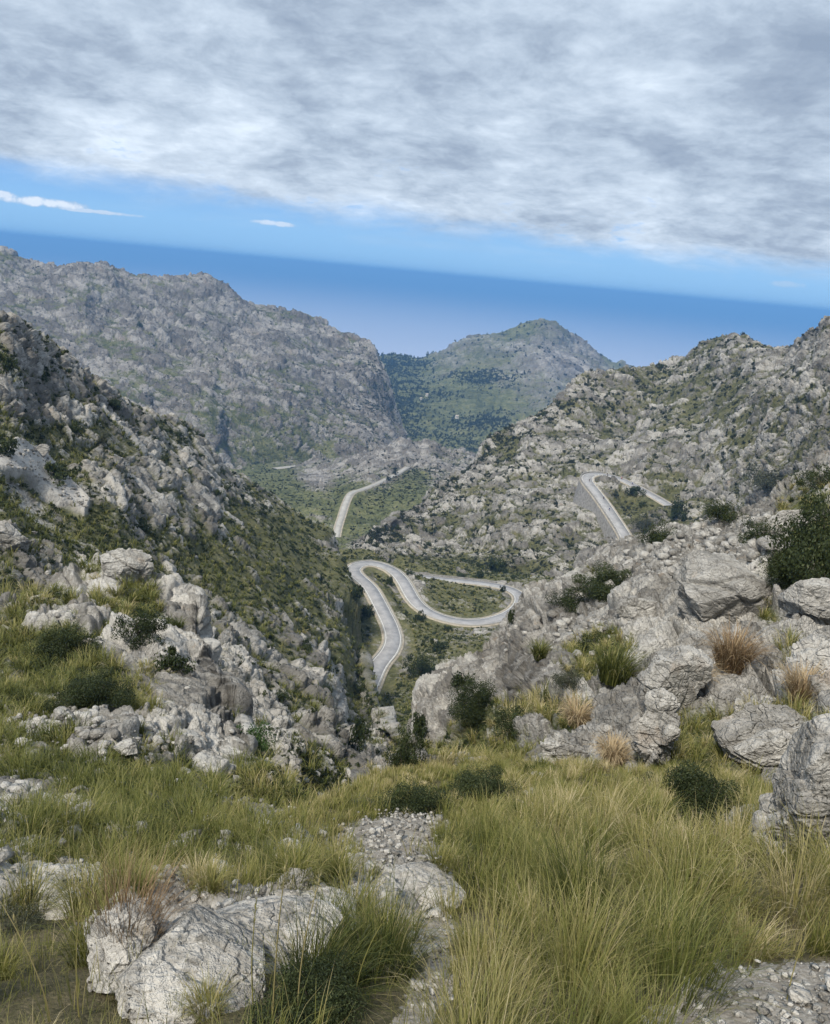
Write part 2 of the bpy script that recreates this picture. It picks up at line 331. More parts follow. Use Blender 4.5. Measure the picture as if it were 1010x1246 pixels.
# ------------------------------------------------------------------ roads: centre lines (photo pixel + distance)
ROADS = {
 'A': dict(w=5.6, pts=[(446,842,218),(452,826,226),(463,808,240),(474,793,248),(479,778,257),(475,762,267),(467,745,277),(459,728,287),(449,712,299),(437,701,308),(430,693,317),(436,687.5,326),(452,686,331),(468,689,329),(482,696,323),(492,708,314),(499,722,305),(508,736,297),(523,747,291),(542,754,288),(562,757.5,287),(585,757,289),(606,753,294),(624,745,302),(634,733,312),(632,722,323),(620,714.5,331),(600,710.5,338),(578,708.5,344),(555,706.5,350),(530,703.5,356),(508,701,362),(490,698,368),(470,693,376)]),
 'B': dict(w=4.8, pts=[(409,656,580),(411,644,592),(416,628,615),(421,612,640),(427,600,665),(440,596,700),(455,590,745),(470,583,800),(484,576,855),(496,568,915)]),
 'C': dict(w=6.2, pts=[(768,668,385),(761,652,396),(750,633,408),(738,616,421),(727,600,433),(718,588,443),(714,580,452),(720,576,460),(731,575.5,463),(744,578,461),(757,583,456),(771,590,448),(786,598,440),(800,606,432),(815,615,423)]),
 'D': dict(w=9.0, pts=[(334,570,1050),(352,568,1080),(368,566,1110),(372,560,1160),(365,552,1230)]),
 'E': dict(w=4.0, pts=[(432,873,172),(442,878,164),(452,883,156),(464,890,148),(476,899,140)]),
}
def spline(pts, n):
    pts = np.asarray(pts, float); t = np.r_[0, np.cumsum(np.linalg.norm(np.diff(pts, axis=0), axis=1))]
    ti = np.linspace(0, t[-1], n); m = np.gradient(pts, t, axis=0)
    k = np.clip(np.searchsorted(t, ti)-1, 0, len(t)-2); h = (t[k+1]-t[k])[:, None]; u = ((ti-t[k])/h[:, 0])[:, None]
    return pts[k]*(2*u**3-3*u**2+1)+h*m[k]*(u**3-2*u**2+u)+pts[k+1]*(-2*u**3+3*u**2)+h*m[k+1]*(u**3-u**2)
def smooth1(a, it):
    for _ in range(it):
        a = a.copy(); a[1:-1] = 0.25*a[:-2]+0.5*a[1:-1]+0.25*a[2:]
    return a
for k, r in ROADS.items():
    w3 = np.array([P(*p) for p in r['pts']])
    L = np.linalg.norm(np.diff(w3, axis=0), axis=1).sum(); n = max(12, int(L/2.2))
    c = spline(w3, n); c[:, 2] = smooth1(c[:, 2], 60); c[:, :2] = np.stack([smooth1(c[:, 0], 3), smooth1(c[:, 1], 3)], -1)
    tg = np.gradient(c, axis=0); tg[:, 2] = 0; tg /= np.linalg.norm(tg, axis=1)[:, None]
    r['c'] = c; r['n'] = np.stack([tg[:, 1], -tg[:, 0], 0*tg[:, 0]], -1)
def road_fit(pos, names, reach=14.0, flat=4.6):
    """pull the ground to the road bed; returns the flattening weight"""
    W_ = np.zeros(len(pos))
    pts = np.concatenate([ROADS[k]['c'] for k in names])
    lo, hi = pts.min(0)-reach*2, pts.max(0)+reach*2
    sel = np.where((pos[:, 0] > lo[0]) & (pos[:, 0] < hi[0]) & (pos[:, 1] > lo[1]) & (pos[:, 1] < hi[1]))[0]
    for i in range(0, len(sel), 8000):
        s = sel[i:i+8000]; d2 = ((pos[s, None, :2]-pts[None, :, :2])**2).sum(-1)
        dmin = np.sqrt(d2.min(1)); w_ = 1/(d2+1.0)**3; zr = (w_*pts[None, :, 2]).sum(1)/w_.sum(1)
        f = 1-sst(dmin, flat, reach); pos[s, 2] = pos[s, 2]*(1-f)+(zr-0.35)*f
        W_[s] = 1-sst(dmin, flat*0.9, flat*1.7)
    if 'C' in names:       # the outside of the hairpin's lower arm falls away at once: a wall stands there
        R_ = ROADS['C']; c, n = R_['c'], R_['n']; apx = int(np.argmin(proj(c)[0])); u = np.linspace(0, 1, apx+8)
        sg = -1 if proj((c[apx//2]-n[apx//2]*4)[None])[0][0] < proj((c[apx//2]+n[apx//2]*4)[None])[0][0] else 1
        R_['sg'] = sg; R_['apx'] = apx; R_['drop'] = WALLH(u)
        s = np.where(np.hypot(pos[:, 0]-c[apx//2, 0], pos[:, 1]-c[apx//2, 1]) < 130)[0]
        for j in range(0, len(s), 8000):
            t = s[j:j+8000]; d2 = ((pos[t, None, :2]-c[None, :apx+8, :2])**2).sum(-1); k = d2.argmin(1); dd = np.sqrt(d2.min(1))
            side = ((pos[t, :2]-c[k, :2])*n[k, :2]).sum(1)*sg
            out = sst(side, 3.4, 4.4)*(side > 0.6*dd)*(1-sst(dd, 22, 45))*sst(k, 0, 6)
            tz = c[k, 2]-R_['drop'][k]-side*0.25
            pos[t, 2] = pos[t, 2]*(1-out)+np.minimum(pos[t, 2], tz)*out
    return W_
def WALLH(u): return 5.0+2.5*np.sin(np.clip(u*2.2, 0, 1)*3.14)+8.0*sst(u, .45, .85)-2.0*sst(u, .95, 1)
# ------------------------------------------------------------------ terrain layers: surfaces lofted through points of known pixel and distance
STEP = 1.5; GRAZE = 3.0
LAYERS = []
def loft(name, matkey, cols, rows, back, step, L, octs, lac, amp, vegf, seed=0, roads=None, broad=(0, 0), treat=None, bed=1.6, crack=0.8, zfloor=None, vegflat=0.75, wid=0.13, label=None, post=None, w0=0.6, nearfade=None):
    t0 = time.time(); step = step*STEP/1.5
    cols = np.array(cols, float); py = np.array([[c[0] for c in r] for r in rows], float); Y = np.log(np.array([[c[1] for c in r] for r in rows], float))
    nu = int((cols[-1]-cols[0])/step); px = np.linspace(cols[0], cols[-1], nu)
    pyu = pchip(cols, py, px); Yu = pchip(cols, Y, px)                 # rows x nu
    cnt = np.maximum(2, np.ceil(np.abs(np.diff(py, axis=0)).max(1)/step)).astype(int)
    P0 = P(np.broadcast_to(px, pyu.shape), pyu, np.exp(Yu)); wd_ = np.linalg.norm(np.diff(P0, axis=0), axis=2)/(np.minimum(np.exp(Yu[1:]), np.exp(Yu[:-1]))*step/F)
    cnt = np.maximum(cnt, np.minimum(np.ceil(np.median(wd_, axis=1)/GRAZE), cnt*4)).astype(int)
    tt = np.concatenate([i+np.arange(c)/c for i, c in enumerate(cnt)]+[[len(rows)-1.0]])
    ar = np.arange(len(rows), dtype=float)
    pv = pchip(ar, pyu.T, tt).T; Yv = np.exp(pchip(ar, Yu.T, tt).T)    # nv x nu
    PX = np.broadcast_to(px, pv.shape)
    pos = P(PX, pv, Yv)
    crest = pos[-1]; prev = pos[-2]
    nb = 14; k = np.array(back, float)                                  # (forward, drop) as shares of the crest distance
    bt = np.linspace(0, len(k), nb*len(k)+1)[1:]
    kk = np.vstack([[0, 0], k]); fw = np.interp(bt, np.arange(len(kk)), kk[:, 0]); dr = np.interp(bt, np.arange(len(kk)), kk[:, 1])
    vdir = crest.copy(); vdir[:, 2] = 0; Dc = np.linalg.norm(vdir, axis=1)[:, None]; vdir /= Dc
    bk = crest[None]+vdir[None]*fw[:, None, None]*Dc[None]; bk[..., 2] -= dr[:, None]*Dc[None, :, 0]
    if zfloor is not None: bk[..., 2] = np.maximum(bk[..., 2], zfloor)
    # skirt in front, below the lowest row
    fr = pos[0].copy(); fr[:, 2] -= 0.10*np.linalg.norm(fr, axis=1)
    pos = np.concatenate([fr[None], pos, bk]); nv, nu = pos.shape[:2]
    du = np.gradient(pos, axis=1); dv = np.gradient(pos, axis=0); nrm = np.cross(du, dv); nrm /= np.linalg.norm(nrm, axis=2)[..., None]+1e-12
    for _ in range(6):
        nrm[1:-1, 1:-1] = (nrm[1:-1, 1:-1]*2+nrm[:-2, 1:-1]+nrm[2:, 1:-1]+nrm[1:-1, :-2]+nrm[1:-1, 2:])/6
    nrm /= np.linalg.norm(nrm, axis=2)[..., None]+1e-12
    p = pos.reshape(-1, 3); n = nrm.reshape(-1, 3); n[n[:, 2] < 0] *= -1
    bl, ba = broad
    if bl:
        b = fbm(p/bl, 3, seed+50); b = (0.25-np.abs(b))*ba; p = p+n*b[:, None]
    rw = road_fit(p, roads) if roads else np.zeros(len(p))
    cl = np.maximum(np.linalg.norm(du, axis=2), np.linalg.norm(dv, axis=2)).reshape(-1)
    d, tone = rock(p, L, octs, lac, amp, seed, bed, crack, wid, w0, cl); vv_ = (np.arange(len(d)) % 7) == 0; d -= d[vv_].mean(); dsd = d[vv_].std()
    ppx, ppy, dep = proj(p); jt = JOINT
    veg = vegf(p, ppx, ppy, d/dsd*0.42)+0.16*jt
    scree = np.zeros(len(p))
    if nearfade: d = d*(nearfade[2]+(1-nearfade[2])*sst(dep, nearfade[0], nearfade[1]))
    if treat: d, veg, scree = treat(p, ppx, ppy, d, veg, scree)
    veg = np.clip(veg, 0, 1)
    vz = sst(veg, 0.15, 0.85)
    d = d*(1-vegflat*vz)*(1-rw)*(1-0.9*scree)
    hd = n*0.75+np.array([0, 0, 0.25]); p = p+hd*d[:, None]
    if post: p = post(p, ppx, ppy)
    i = np.arange(nv*nu).reshape(nv, nu)
    q = np.stack([i[:-1, :-1], i[:-1, 1:], i[1:, 1:], i[1:, :-1]], -1).reshape(-1, 4)
    me = mesh_np(name, p, quads=q, attrs={'veg': veg, 'tone': tone, 'scree': np.clip(scree, 0, 1)}, mat=MAT[matkey])
    o = link(name, me, kind='structure')
    ppx, ppy, dep = proj(p)
    LAYERS.append(dict(name=name, key=matkey, p=p, n=n, px=ppx, py=ppy, dep=dep, veg=veg, scree=scree, rw=rw, disp=d, shape=(nv, nu)))
    print('layer', name, matkey, nv, nu, round(time.time()-t0, 1), 's'); return o
def hollow(dn, k=0.8): return -k*dn

# --- far coast mountain
def v_fp(p, x, y, dn):
    v = 0.42+0.5*fbm(p/260, 4, 3)+0.10*hollow(dn)
    v = v + blobs(x, y, [(520,520,90,50,.5),(470,480,40,60,.6),(600,545,90,30,.35),(480,440,40,20,.7),(630,400,40,14,.35),(560,500,60,30,.2)]) - blobs(x, y, [(700,425,40,22,.35),(640,450,50,18,.25)])
    return v
loft('mountain', 'fp', [380,430,457,469,496,508,540,575,607,631,659,670,686,702,726,741,756,782,830,900],
 [[(600,1350)]*20,
  [(575,1500)]*20,
  [(540,1750),(540,1750),(540,1750),(540,1750),(535,1750),(535,1750),(530,1750),(530,1750),(530,1750),(530,1750),(530,1750),(530,1750),(530,1750),(530,1750),(530,1750),(530,1750),(530,1750),(530,1750),(530,1800),(530,1800)],
  [(500,2100),(500,2100),(495,2100),(495,2100),(490,2100),(490,2100),(485,2150),(480,2150),(478,2150),(475,2150),(470,2150),(470,2150),(475,2150),(478,2150),(480,2150),(485,2150),(488,2200),(490,2200),(500,2200),(500,2200)],
  [(470,2500),(465,2500),(460,2500),(458,2500),(455,2500),(456,2500),(450,2450),(438,2450),(430,2450),(425,2450),(415,2450),(425,2450),(435,2450),(440,2500),(450,2500),(458,2500),(462,2550),(468,2600),(480,2600),(480,2600)],
  [(450,3000),(443,3000),(441,3000),(435,3000),(431,3000),(437,2900),(429,2850),(409,2800),(398,2750),(394,2750),(393,2700),(397,2720),(407,2750),(416,2800),(430,2850),(441,2900),(445,2950),(451,3000),(455,3000),(460,3000)]],
 [(.03,.006),(.09,.05),(.2,.2)], 1.4, 70, 4, 0.45, 0.18, v_fp, seed=14, broad=(420, 80), zfloor=-621, vegflat=0.5)
# --- far left mountain
def v_lf(p, x, y, dn):
    return 0.20+0.30*fbm(p/110, 4, 4)+0.55*hollow(dn) + blobs(x, y, [(330,520,70,35,.3),(250,500,60,22,.2),(345,560,60,20,.4),(430,560,50,20,.1),(360,383,60,10,.25)])
loft('mountain', 'lf', [-330,-40,0,40,79,103,119,166,190,214,250,277,309,337,364,396,437,449,462,476,490],
 [[(640,820)]*8+[(640,830)]*5+[(640,850),(640,860),(640,880),(650,900),(650,900),(650,900),(650,900),(660,900)],
  [(560,950)]*8+[(565,980)]*3+[(570,1020),(575,1040),(580,1060),(585,1080),(590,1100),(590,1100),(590,1100),(592,1100),(595,1100),(600,1110)],
  [(500,1050)]*8+[(505,1080)]*3+[(515,1120),(520,1130),(525,1150),(530,1170),(535,1200),(540,1200),(545,1200),(550,1200),(560,1210),(575,1230)],
  [(420,1250)]*6+[(425,1250),(430,1250),(432,1260),(434,1280),(438,1300),(442,1330),(450,1350),(455,1370),(462,1390),(475,1400),(490,1400),(495,1390),(503,1380),(520,1370),(550,1370)],
  [(350,1450),(350,1450),(350,1450),(352,1450),(355,1450),(356,1450),(358,1480),(370,1500),(372,1520),(374,1550),(378,1580),(388,1600),(400,1620),(405,1640),(410,1660),(425,1650),(442,1580),(452,1560),(478,1520),(505,1480),(540,1450)],
  [(300,1600),(303,1600),(306,1600),(324,1620),(325,1640),(323,1650),(324,1660),(339,1700),(338,1720),(335,1750),(337,1780),(353,1800),(371,1820),(373,1840),(379,1850),(397,1800),(414,1700),(420,1660),(450,1600),(495,1560),(530,1500)]],
 [(.02,.006),(.08,.06),(.3,.42)], 1.4, 36, 4, 0.45, 0.34, v_lf, seed=21, broad=(260, 38), w0=0.45, zfloor=-621)
# --- low rocky ridge and green terraces in the middle of the valley
def v_mv(p, x, y, dn):
    v = 0.22+0.35*fbm(p/60, 4, 5)+0.32*hollow(dn)+blobs(x, y, [(340,605,60,40,.75),(300,580,40,20,.5),(460,625,50,30,.75),(400,660,50,20,.5),(420,610,20,30,.4),(505,590,25,20,.6),(240,560,60,20,.3)])
    return v - blobs(x, y, [(470,545,60,14,.3),(385,585,22,14,.5)])
loft('hill', 'mv', [200,250,300,350,400,430,457,475,488,510,528,540,564,590,640,720],
 [[(720,400)]*16,
  [(680,480)]*16,
  [(645,590)]*16,
  [(615,640),(615,650),(615,655),(615,658),(615,655),(612,655),(610,665),(607,675),(605,680),(605,680),(605,690),(605,690),(605,690),(605,690),(610,690),(620,690)],
  [(595,760),(595,770),(592,790),(592,790),(592,775),(594,720),(588,755),(582,800),(577,830),(580,840),(582,840),(582,840),(585,840),(590,830),(600,820),(610,820)],
  [(575,950),(572,980),(570,1020),(569,1060),(575,960),(572,920),(568,890),(566,900),(564,905),(565,930),(566,940),(568,940),(572,940),(576,940),(590,940),(600,940)],
  [(560,1100),(555,1150),(545,1250),(545,1250),(560,1050),(553,1020),(546,1010),(540,1010),(533,1010),(538,1030),(534,1030),(547,1030),(549,1030),(562,1030),(580,1030),(590,1000)]],
 [(.02,.01),(.1,.05),(.5,.3)], 1.2, 17, 4, 0.45, 0.36, v_mv, seed=31, roads=['B', 'D'])
# --- right hill in the middle distance
def v_rm(p, x, y, dn):
    v = 0.39+0.42*fbm(p/26, 4, 6)+0.55*hollow(dn)+blobs(x, y, [(850,470,80,30,.25),(820,510,60,20,.15),(590,690,90,14,.5),(780,620,40,22,.45),(640,640,60,25,.1),(700,600,60,40,.05)])
    return v-blobs(x, y, [(1000,440,60,50,.2)])
loft('hill', 'rm', [430,468,488,520,552,575,600,625,669,713,740,784,804,848,879,911,954,1008,1080,1400],
 [[(760,300)]*20,
  [(715,372),(715,372),(714,372),(712,372),(712,370),(712,366),(712,362),(712,358),(716,345),(720,335),(722,330),(722,325),(720,320),(715,310),(710,300),(700,290),(690,270),(670,250),(650,230),(640,220)],
  [(690,400),(690,400),(690,400),(688,405),(686,400),(684,396),(680,392),(676,390),(674,385),(676,375),(672,378),(668,375),(665,370),(658,360),(650,345),(640,330),(625,310),(600,285),(580,260),(560,250)],
  [(672,425),(668,430),(660,440),(655,455),(648,455),(640,450),(632,450),(626,445),(620,440),(615,436),(618,420),(625,420),(625,412),(615,405),(600,395),(585,380),(565,350),(530,320),(510,290),(500,280)],
  [(665,440),(655,445),(645,465),(632,490),(612,510),(598,520),(588,520),(580,520),(572,510),(566,500),(570,480),(565,485),(560,485),(550,480),(535,460),(515,440),(495,400),(460,370),(440,340),(430,330)],
  [(662,450),(650,452),(634,480),(617,520),(590,545),(565,560),(548,575),(535,585),(522,590),(510,600),(510,610),(505,610),(495,610),(475,600),(460,570),(455,530),(450,490),(415,430),(400,390),(390,370)],
  [(660,455),(647,455),(627,490),(607,540),(576,560),(555,580),(526,600),(515,610),(497,620),(459,650),(455,660),(451,680),(447,700),(425,680),(408,650),(413,610),(421,560),(388,480),(360,430),(330,400)]],
 [(.015,.008),(.08,.06),(.4,.35)], 1.2, 12.5, 4, 0.45, 0.31, v_rm, seed=41, roads=['A', 'C'], broad=(80, 16), label=None)
# --- valley floor with the switchbacks
def v_vl(p, x, y, dn):
    v = 0.72+0.4*fbm(p/18, 4, 7)+0.25*hollow(dn)-blobs(x, y, [(505,715,14,10,.6),(490,790,10,40,.35),(590,768,50,8,.3),(455,850,50,8,.2),(640,735,20,20,.5)])
    return v
loft('valley_floor', 'valley', [330,380,410,440,470,500,540,580,620,660,720],
 [[(985,70)]*11,
  [(940,100)]*11,
  [(900,105),(900,118),(900,130)]+[(900,140)]*8,
  [(860,142),(860,160),(860,175)]+[(860,190)]*8,
  [(825,168),(825,189),(825,208)]+[(825,225)]*8,
  [(785,187),(785,210),(785,231)]+[(785,250)]*8,
  [(757,205),(757,229),(757,251),(757,272),(757,272),(757,280),(757,287),(757,289),(757,290),(757,285),(757,280)],
  [(733,216),(733,242),(733,265),(733,287),(733,292),(733,300),(733,306),(733,309),(733,310),(733,308),(733,305)],
  [(710,230),(710,256),(710,280),(710,308),(710,314),(710,322),(710,333),(710,338),(710,336),(710,336),(710,336)],
  [(690,250),(690,275),(690,303),(690,328),(690,345),(695,355),(697,366),(697,370),(697,372),(697,372),(697,372)],
  [(678,350),(678,350),(678,350),(678,350),(678,365),(682,385),(686,395),(688,400),(690,400),(690,400),(690,400)],
  [(668,360),(668,360),(668,360),(668,360),(672,375),(676,400),(680,410),(684,415),(684,415),(684,415),(684,415)]],
 [(.02,.03),(.1,.1),(.4,.3)], 1.15, 8, 4, 0.42, 0.22, v_vl, seed=51, roads=['A', 'E'])
# --- left slope in the middle distance
def v_lm(p, x, y, dn):
    v = 0.42+0.45*fbm(p/14, 4, 8)+0.45*hollow(dn)
    v = v+blobs(x, y, [(390,710,60,70,.38),(330,650,50,50,.35),(440,760,24,80,.35),(250,690,60,40,.30),(300,720,60,40,.2),(110,650,60,40,.15),(380,640,30,20,.4),(60,530,50,14,.35)])
    return v-blobs(x, y, [(90,460,90,45,.22),(330,810,50,40,.12),(200,580,60,40,.18),(410,665,22,14,.5)])
SCREE = [(-60,545),(0,545),(18,536),(56,554),(72,574),(110,610),(102,628),(60,600),(30,578),(-60,568)]
def t_lm(p, x, y, d, veg, scree):
    s = polysoft(x, y, SCREE, 6); fl = polysoft(x, y, [(-80,530),(10,530),(60,548),(90,575),(125,615),(120,660),(60,650),(0,610),(-80,600)], 14); d = d*(1-.75*fl)-1.2*fl; return d*(1-s)+3.0*s, veg*(1-s), np.maximum(scree, s*0.9)
loft('hillside', 'lm', [-380,-60,0,30,59,100,131,170,214,245,269,317,356,390,412,432,450,480,520],
 [[(1000,20)]*2+[(1000,24)]*4+[(1000,28),(1000,32),(1000,36),(1000,40),(1000,42),(1000,46),(1000,48),(1000,50),(1000,52),(1000,52),(1000,52),(1000,50),(1000,50)],
  [(800,45),(800,48),(800,50),(800,54),(800,56),(800,60),(810,62),(820,62),(860,58),(880,58),(895,58),(920,56),(935,56),(945,58),(950,60),(950,60),(950,60),(955,60),(960,58)],
  [(640,75),(640,80),(640,84),(650,88),(655,92),(665,98),(680,98),(700,98),(740,92),(770,90),(790,88),(830,85),(860,84),(880,84),(915,86),(930,86),(940,86),(950,84),(955,76)],
  [(560,95),(560,100),(560,105),(570,110),(575,118),(590,122),(610,122),(630,130),(670,130),(700,128),(720,126),(760,126),(800,122),(825,122),(870,124),(905,112),(920,100),(940,90),(948,76)],
  [(480,115),(480,120),(485,125),(495,135),(500,145),(525,150),(550,150),(570,160),(600,175),(630,178),(655,175),(690,185),(730,185),(760,185),(790,172),(825,180),(866,146),(906,110),(937,88)],
  [(430,128),(430,132),(435,140),(445,150),(455,162),(485,172),(505,182),(530,195),(555,218),(580,228),(608,228),(640,245),(675,250),(710,240),(745,215),(765,218),(850,156),(898,108),(934,86)],
  [(385,140),(388,145),(391,150),(403,162),(419,178),(450,195),(474,210),(502,230),(514,265),(533,290),(565,300),(597,340),(622,345),(642,335),(655,318),(715,262),(835,165),(892,108),(932,84)]],
 [(.015,.012),(.1,.1),(.5,.45)], 1.2, 9, 5, 0.42, 0.25, v_lm, seed=61, broad=(45, 6), roads=['A'], treat=t_lm)
# --- near right outcrop
def v_rn(p, x, y, dn):
    v = 0.02+0.30*fbm(p/3.0, 4, 9)+0.22*hollow(dn)
    v = v+blobs(x, y, [(720,800,55,38,.75),(580,880,60,34,.75),(660,870,50,20,.6),(790,850,22,50,.45),(845,900,45,45,.8),(930,740,28,45,.6),(985,640,40,60,.9),(950,880,60,30,.8),(820,960,120,25,1),(560,925,120,20,.9),(720,700,30,18,.5),(745,790,20,20,.5),(690,890,30,25,.4),(900,790,18,18,.4),(960,800,20,25,.5)])
    return v-blobs(x, y, [(790,880,24,34,1.0),(690,912,30,14,.9),(530,860,30,34,.6),(600,800,50,40,.5),(650,740,60,40,.4),(870,720,60,60,.5),(900,830,50,40,.4)])
loft('rocky_slope', 'rn', [430,497,520,580,609,643,709,760,800,855,903,940,1010,1090,1520],
 [[(985,9),(980,9),(975,8.5),(970,8),(970,8),(975,7.5),(985,7),(995,6.6),(1000,6.2),(1010,6),(1020,5.7),(1030,5.4),(1050,4.6),(1060,4.2),(1080,3.8)],
  [(965,35),(950,34),(937,32),(936,30),(936,26),(938,10.4),(945,9.6),(950,9),(955,8.6),(965,8.2),(970,7.8),(975,7.4),(990,6.2),(1000,5.6),(1010,5)],
  [(960,36),(938,35),(895,35),(888,33),(884,29),(880,20),(880,14.5),(880,13),(880,12.5),(880,12),(880,11.5),(880,11),(890,9.5),(900,9),(910,8)],
  [(956,38),(930,37),(858,39),(845,37),(835,35),(825,27),(815,22),(808,20),(803,19),(798,18),(795,17),(792,16),(790,14.5),(790,14),(790,13)],
  [(953,40),(922,38),(842,42),(822,41),(808,42),(782,37),(757,33),(735,31),(725,30),(715,28),(710,27),(705,26),(695,24),(690,23),(690,22)],
  [(950,42),(916,40),(832,45),(808,46),(788,49),(745,49),(715,48),(690,48),(672,46),(660,44),(650,42),(640,42),(620,37),(600,34),(590,32)],
  [(948,44),(910,42),(826,48),(802,50),(778,56),(726,60),(696,62),(661,64),(648,62),(640,60),(626,58),(606,55),(562,50),(530,50),(510,46)]],
 [(.02,.02),(.1,.12),(.6,.6)], 0.92, 2.6, 6, 0.47, 0.20, v_rn, seed=71, broad=(14, 1.6), vegflat=0.8, wid=0.10, w0=1.0, crack=1.0, nearfade=(6, 20, .45))
# --- near left slope
def v_ln(p, x, y, dn):
    v = 0.38+0.60*fbm(p/1.8, 4, 10)+0.30*hollow(dn)
    v = v+blobs(x, y, [(30,830,90,60,.4),(90,780,40,40,.4),(170,740,34,22,.6),(30,730,40,10,.5),(120,930,70,40,.25),(60,1000,90,40,.35),(235,1000,80,40,.4)])
    return v-blobs(x, y, [(110,712,50,14,.8),(215,725,26,18,.9),(190,790,75,22,1.0),(250,820,26,44,1.0),(90,760,40,10,.5),(60,880,60,10,.7),(130,905,60,12,.5),(280,905,50,30,.7),(60,760,30,8,.5),(20,970,40,10,.6),(100,975,20,14,.5),(165,790,40,14,.6)])
def t_ln(p, x, y, d, veg, scree):
    s = polysoft(x, y, [(-60,955),(20,958),(70,972),(110,990),(95,1003),(40,985),(-60,975)], 8)
    return d, veg*(1-s), np.maximum(scree, s)
loft('grassy_slope', 'ln', [-420,-60,0,40,67,91,119,150,170,198,225,238,257,277,293,318,340,370],
 [[(1120,3.6)]*12+[(1120,3.9)]*6,
  [(1060,4.8)]*12+[(1060,5.2)]*6,
  [(1000,7)]*6+[(1005,7)]*6+[(1010,7.5),(1015,7.8),(1015,8),(1015,8),(1012,8.2),(1012,8.4)],
  [(930,10.5)]*4+[(930,10.8)]*4+[(935,11),(940,11),(945,11),(950,11),(960,11),(970,11),(980,10.8),(990,10.2),(995,9.8),(1000,9.4)],
  [(860,15)]*4+[(860,15.2)]*4+[(865,15.2),(870,15.2),(875,15.5),(880,15.5),(900,15),(920,14),(940,13),(965,11.6),(980,10.8),(990,10)],
  [(790,20.5)]*3+[(788,20.5),(786,20.5),(785,20.5),(785,20.5),(785,20.5),(788,20.8),(792,21),(800,21),(810,20.5),(850,18.5),(885,16.5),(915,14.6),(950,12.4),(972,11.2),(988,10.2)],
  [(725,26),(722,26),(735,25.5),(722,27),(711,28),(703,28.6),(691,29),(688,29),(715,27.5),(711,28),(716,28),(727,27),(800,22),(846,19),(893,16),(935,13.2),(968,11.4),(987,10.3)]],
 [(.03,.03),(.12,.2),(.5,.8)], 0.95, 2.2, 6, 0.42, 0.24, v_ln, seed=81, broad=(7, .9), vegflat=0.8, w0=0.8, nearfade=(6, 20, .45), treat=t_ln)
# --- foreground shelf
GRAVEL = [[(388,1008),(430,1000),(500,990),(545,988),(540,1020),(535,1050),(552,1068),(545,1100),(520,1130),(450,1110),(400,1095),(340,1110),(300,1112),(225,1098),(150,1140),(105,1160),(100,1130),(180,1088),(190,1065),(240,1050),(300,1046),(345,1030),(360,1040),(300,1070),(220,1085),(300,1090),(400,1085),(450,1070),(430,1045),(400,1030)],
          [(-60,1044),(60,1042),(140,1046),(130,1058),(40,1060),(-60,1058)],
          [(800,1225),(835,1196),(905,1180),(1040,1170),(1150,1180),(1200,1330),(790,1330),(772,1262)],
          [(280,1005),(330,992),(360,995),(330,1010),(290,1016)],
          [(500,1130),(545,1105),(560,1180),(520,1260),(470,1260),(510,1190)]]
def fgmask(x, y):
    q = np.stack([x/38, y/24, 0*x], -1); x = x+30*fbm(q, 4, 401, .65); y = y+18*fbm(q, 4, 402, .65)
    s = np.zeros(x.shape)
    for g in GRAVEL: s = np.maximum(s, polysoft(x, y, g, 7))
    return s
SLAB = [(105,1140),(150,1110),(185,1088),(240,1096),(320,1104),(400,1085),(470,1070),(550,1058),(552,1085),(500,1112),(440,1115),(370,1150),(250,1215),(160,1205)]
def v_fg(p, x, y, dn):
    return 0.95+0.4*fbm(p/0.6, 3, 12)-1.3*fgmask(x, y)-1.6*polysoft(x, y, SLAB, 10)
def t_fg(p, x, y, d, veg, scree):
    g = fgmask(x, y); lump = polysoft(x, y, SLAB, 12)
    return d*(0.35+0.45*lump)+0.13*lump, veg, g*(1-lump)*0.75
loft('ground', 'fg', [-520,-60,60,180,300,400,480,560,650,760,880,1010,1100,1620],
 [[(1500,1.15)]*14,
  [(1330,1.55)]*14,
  [(1246,2.0)]*14,
  [(1150,3.0)]*3+[(1150,2.85)]*2+[(1150,3.0)]*4+[(1150,2.9)]*5,
  [(1060,4.5)]*9+[(1060,4.2),(1065,4.0),(1070,3.8),(1070,3.7),(1080,3.5)],
  [(1052,4.7)]*4+[(1035,5.3),(1010,6.2)]+[(1000,6.6)]*3+[(1000,6.2),(1010,5.6),(1020,5.0),(1025,4.8),(1040,4.5)],
  [(1048,4.85),(1048,4.85),(1048,4.85),(1048,4.85),(1028,5.5),(990,7.2),(955,10.4),(945,11.4),(945,10.6),(955,9),(970,7.8),(990,6.2),(1000,5.8),(1010,5.4)],
  [(1044,5.0),(1044,5.0),(1044,5.0),(1043,5.0),(1021,5.8),(978,8.0),(940,12.6),(933,13.2),(932,12),(940,10.4),(955,9),(975,7),(985,6.4),(1000,6)]],
 [(.05,.03),(.2,.2),(.5,.6)], 1.25, 0.34, 4, 0.42, 0.22, v_fg, seed=91, broad=(1.6, .10), treat=t_fg, vegflat=0.85)
print('terrain done', time.time()-T0)
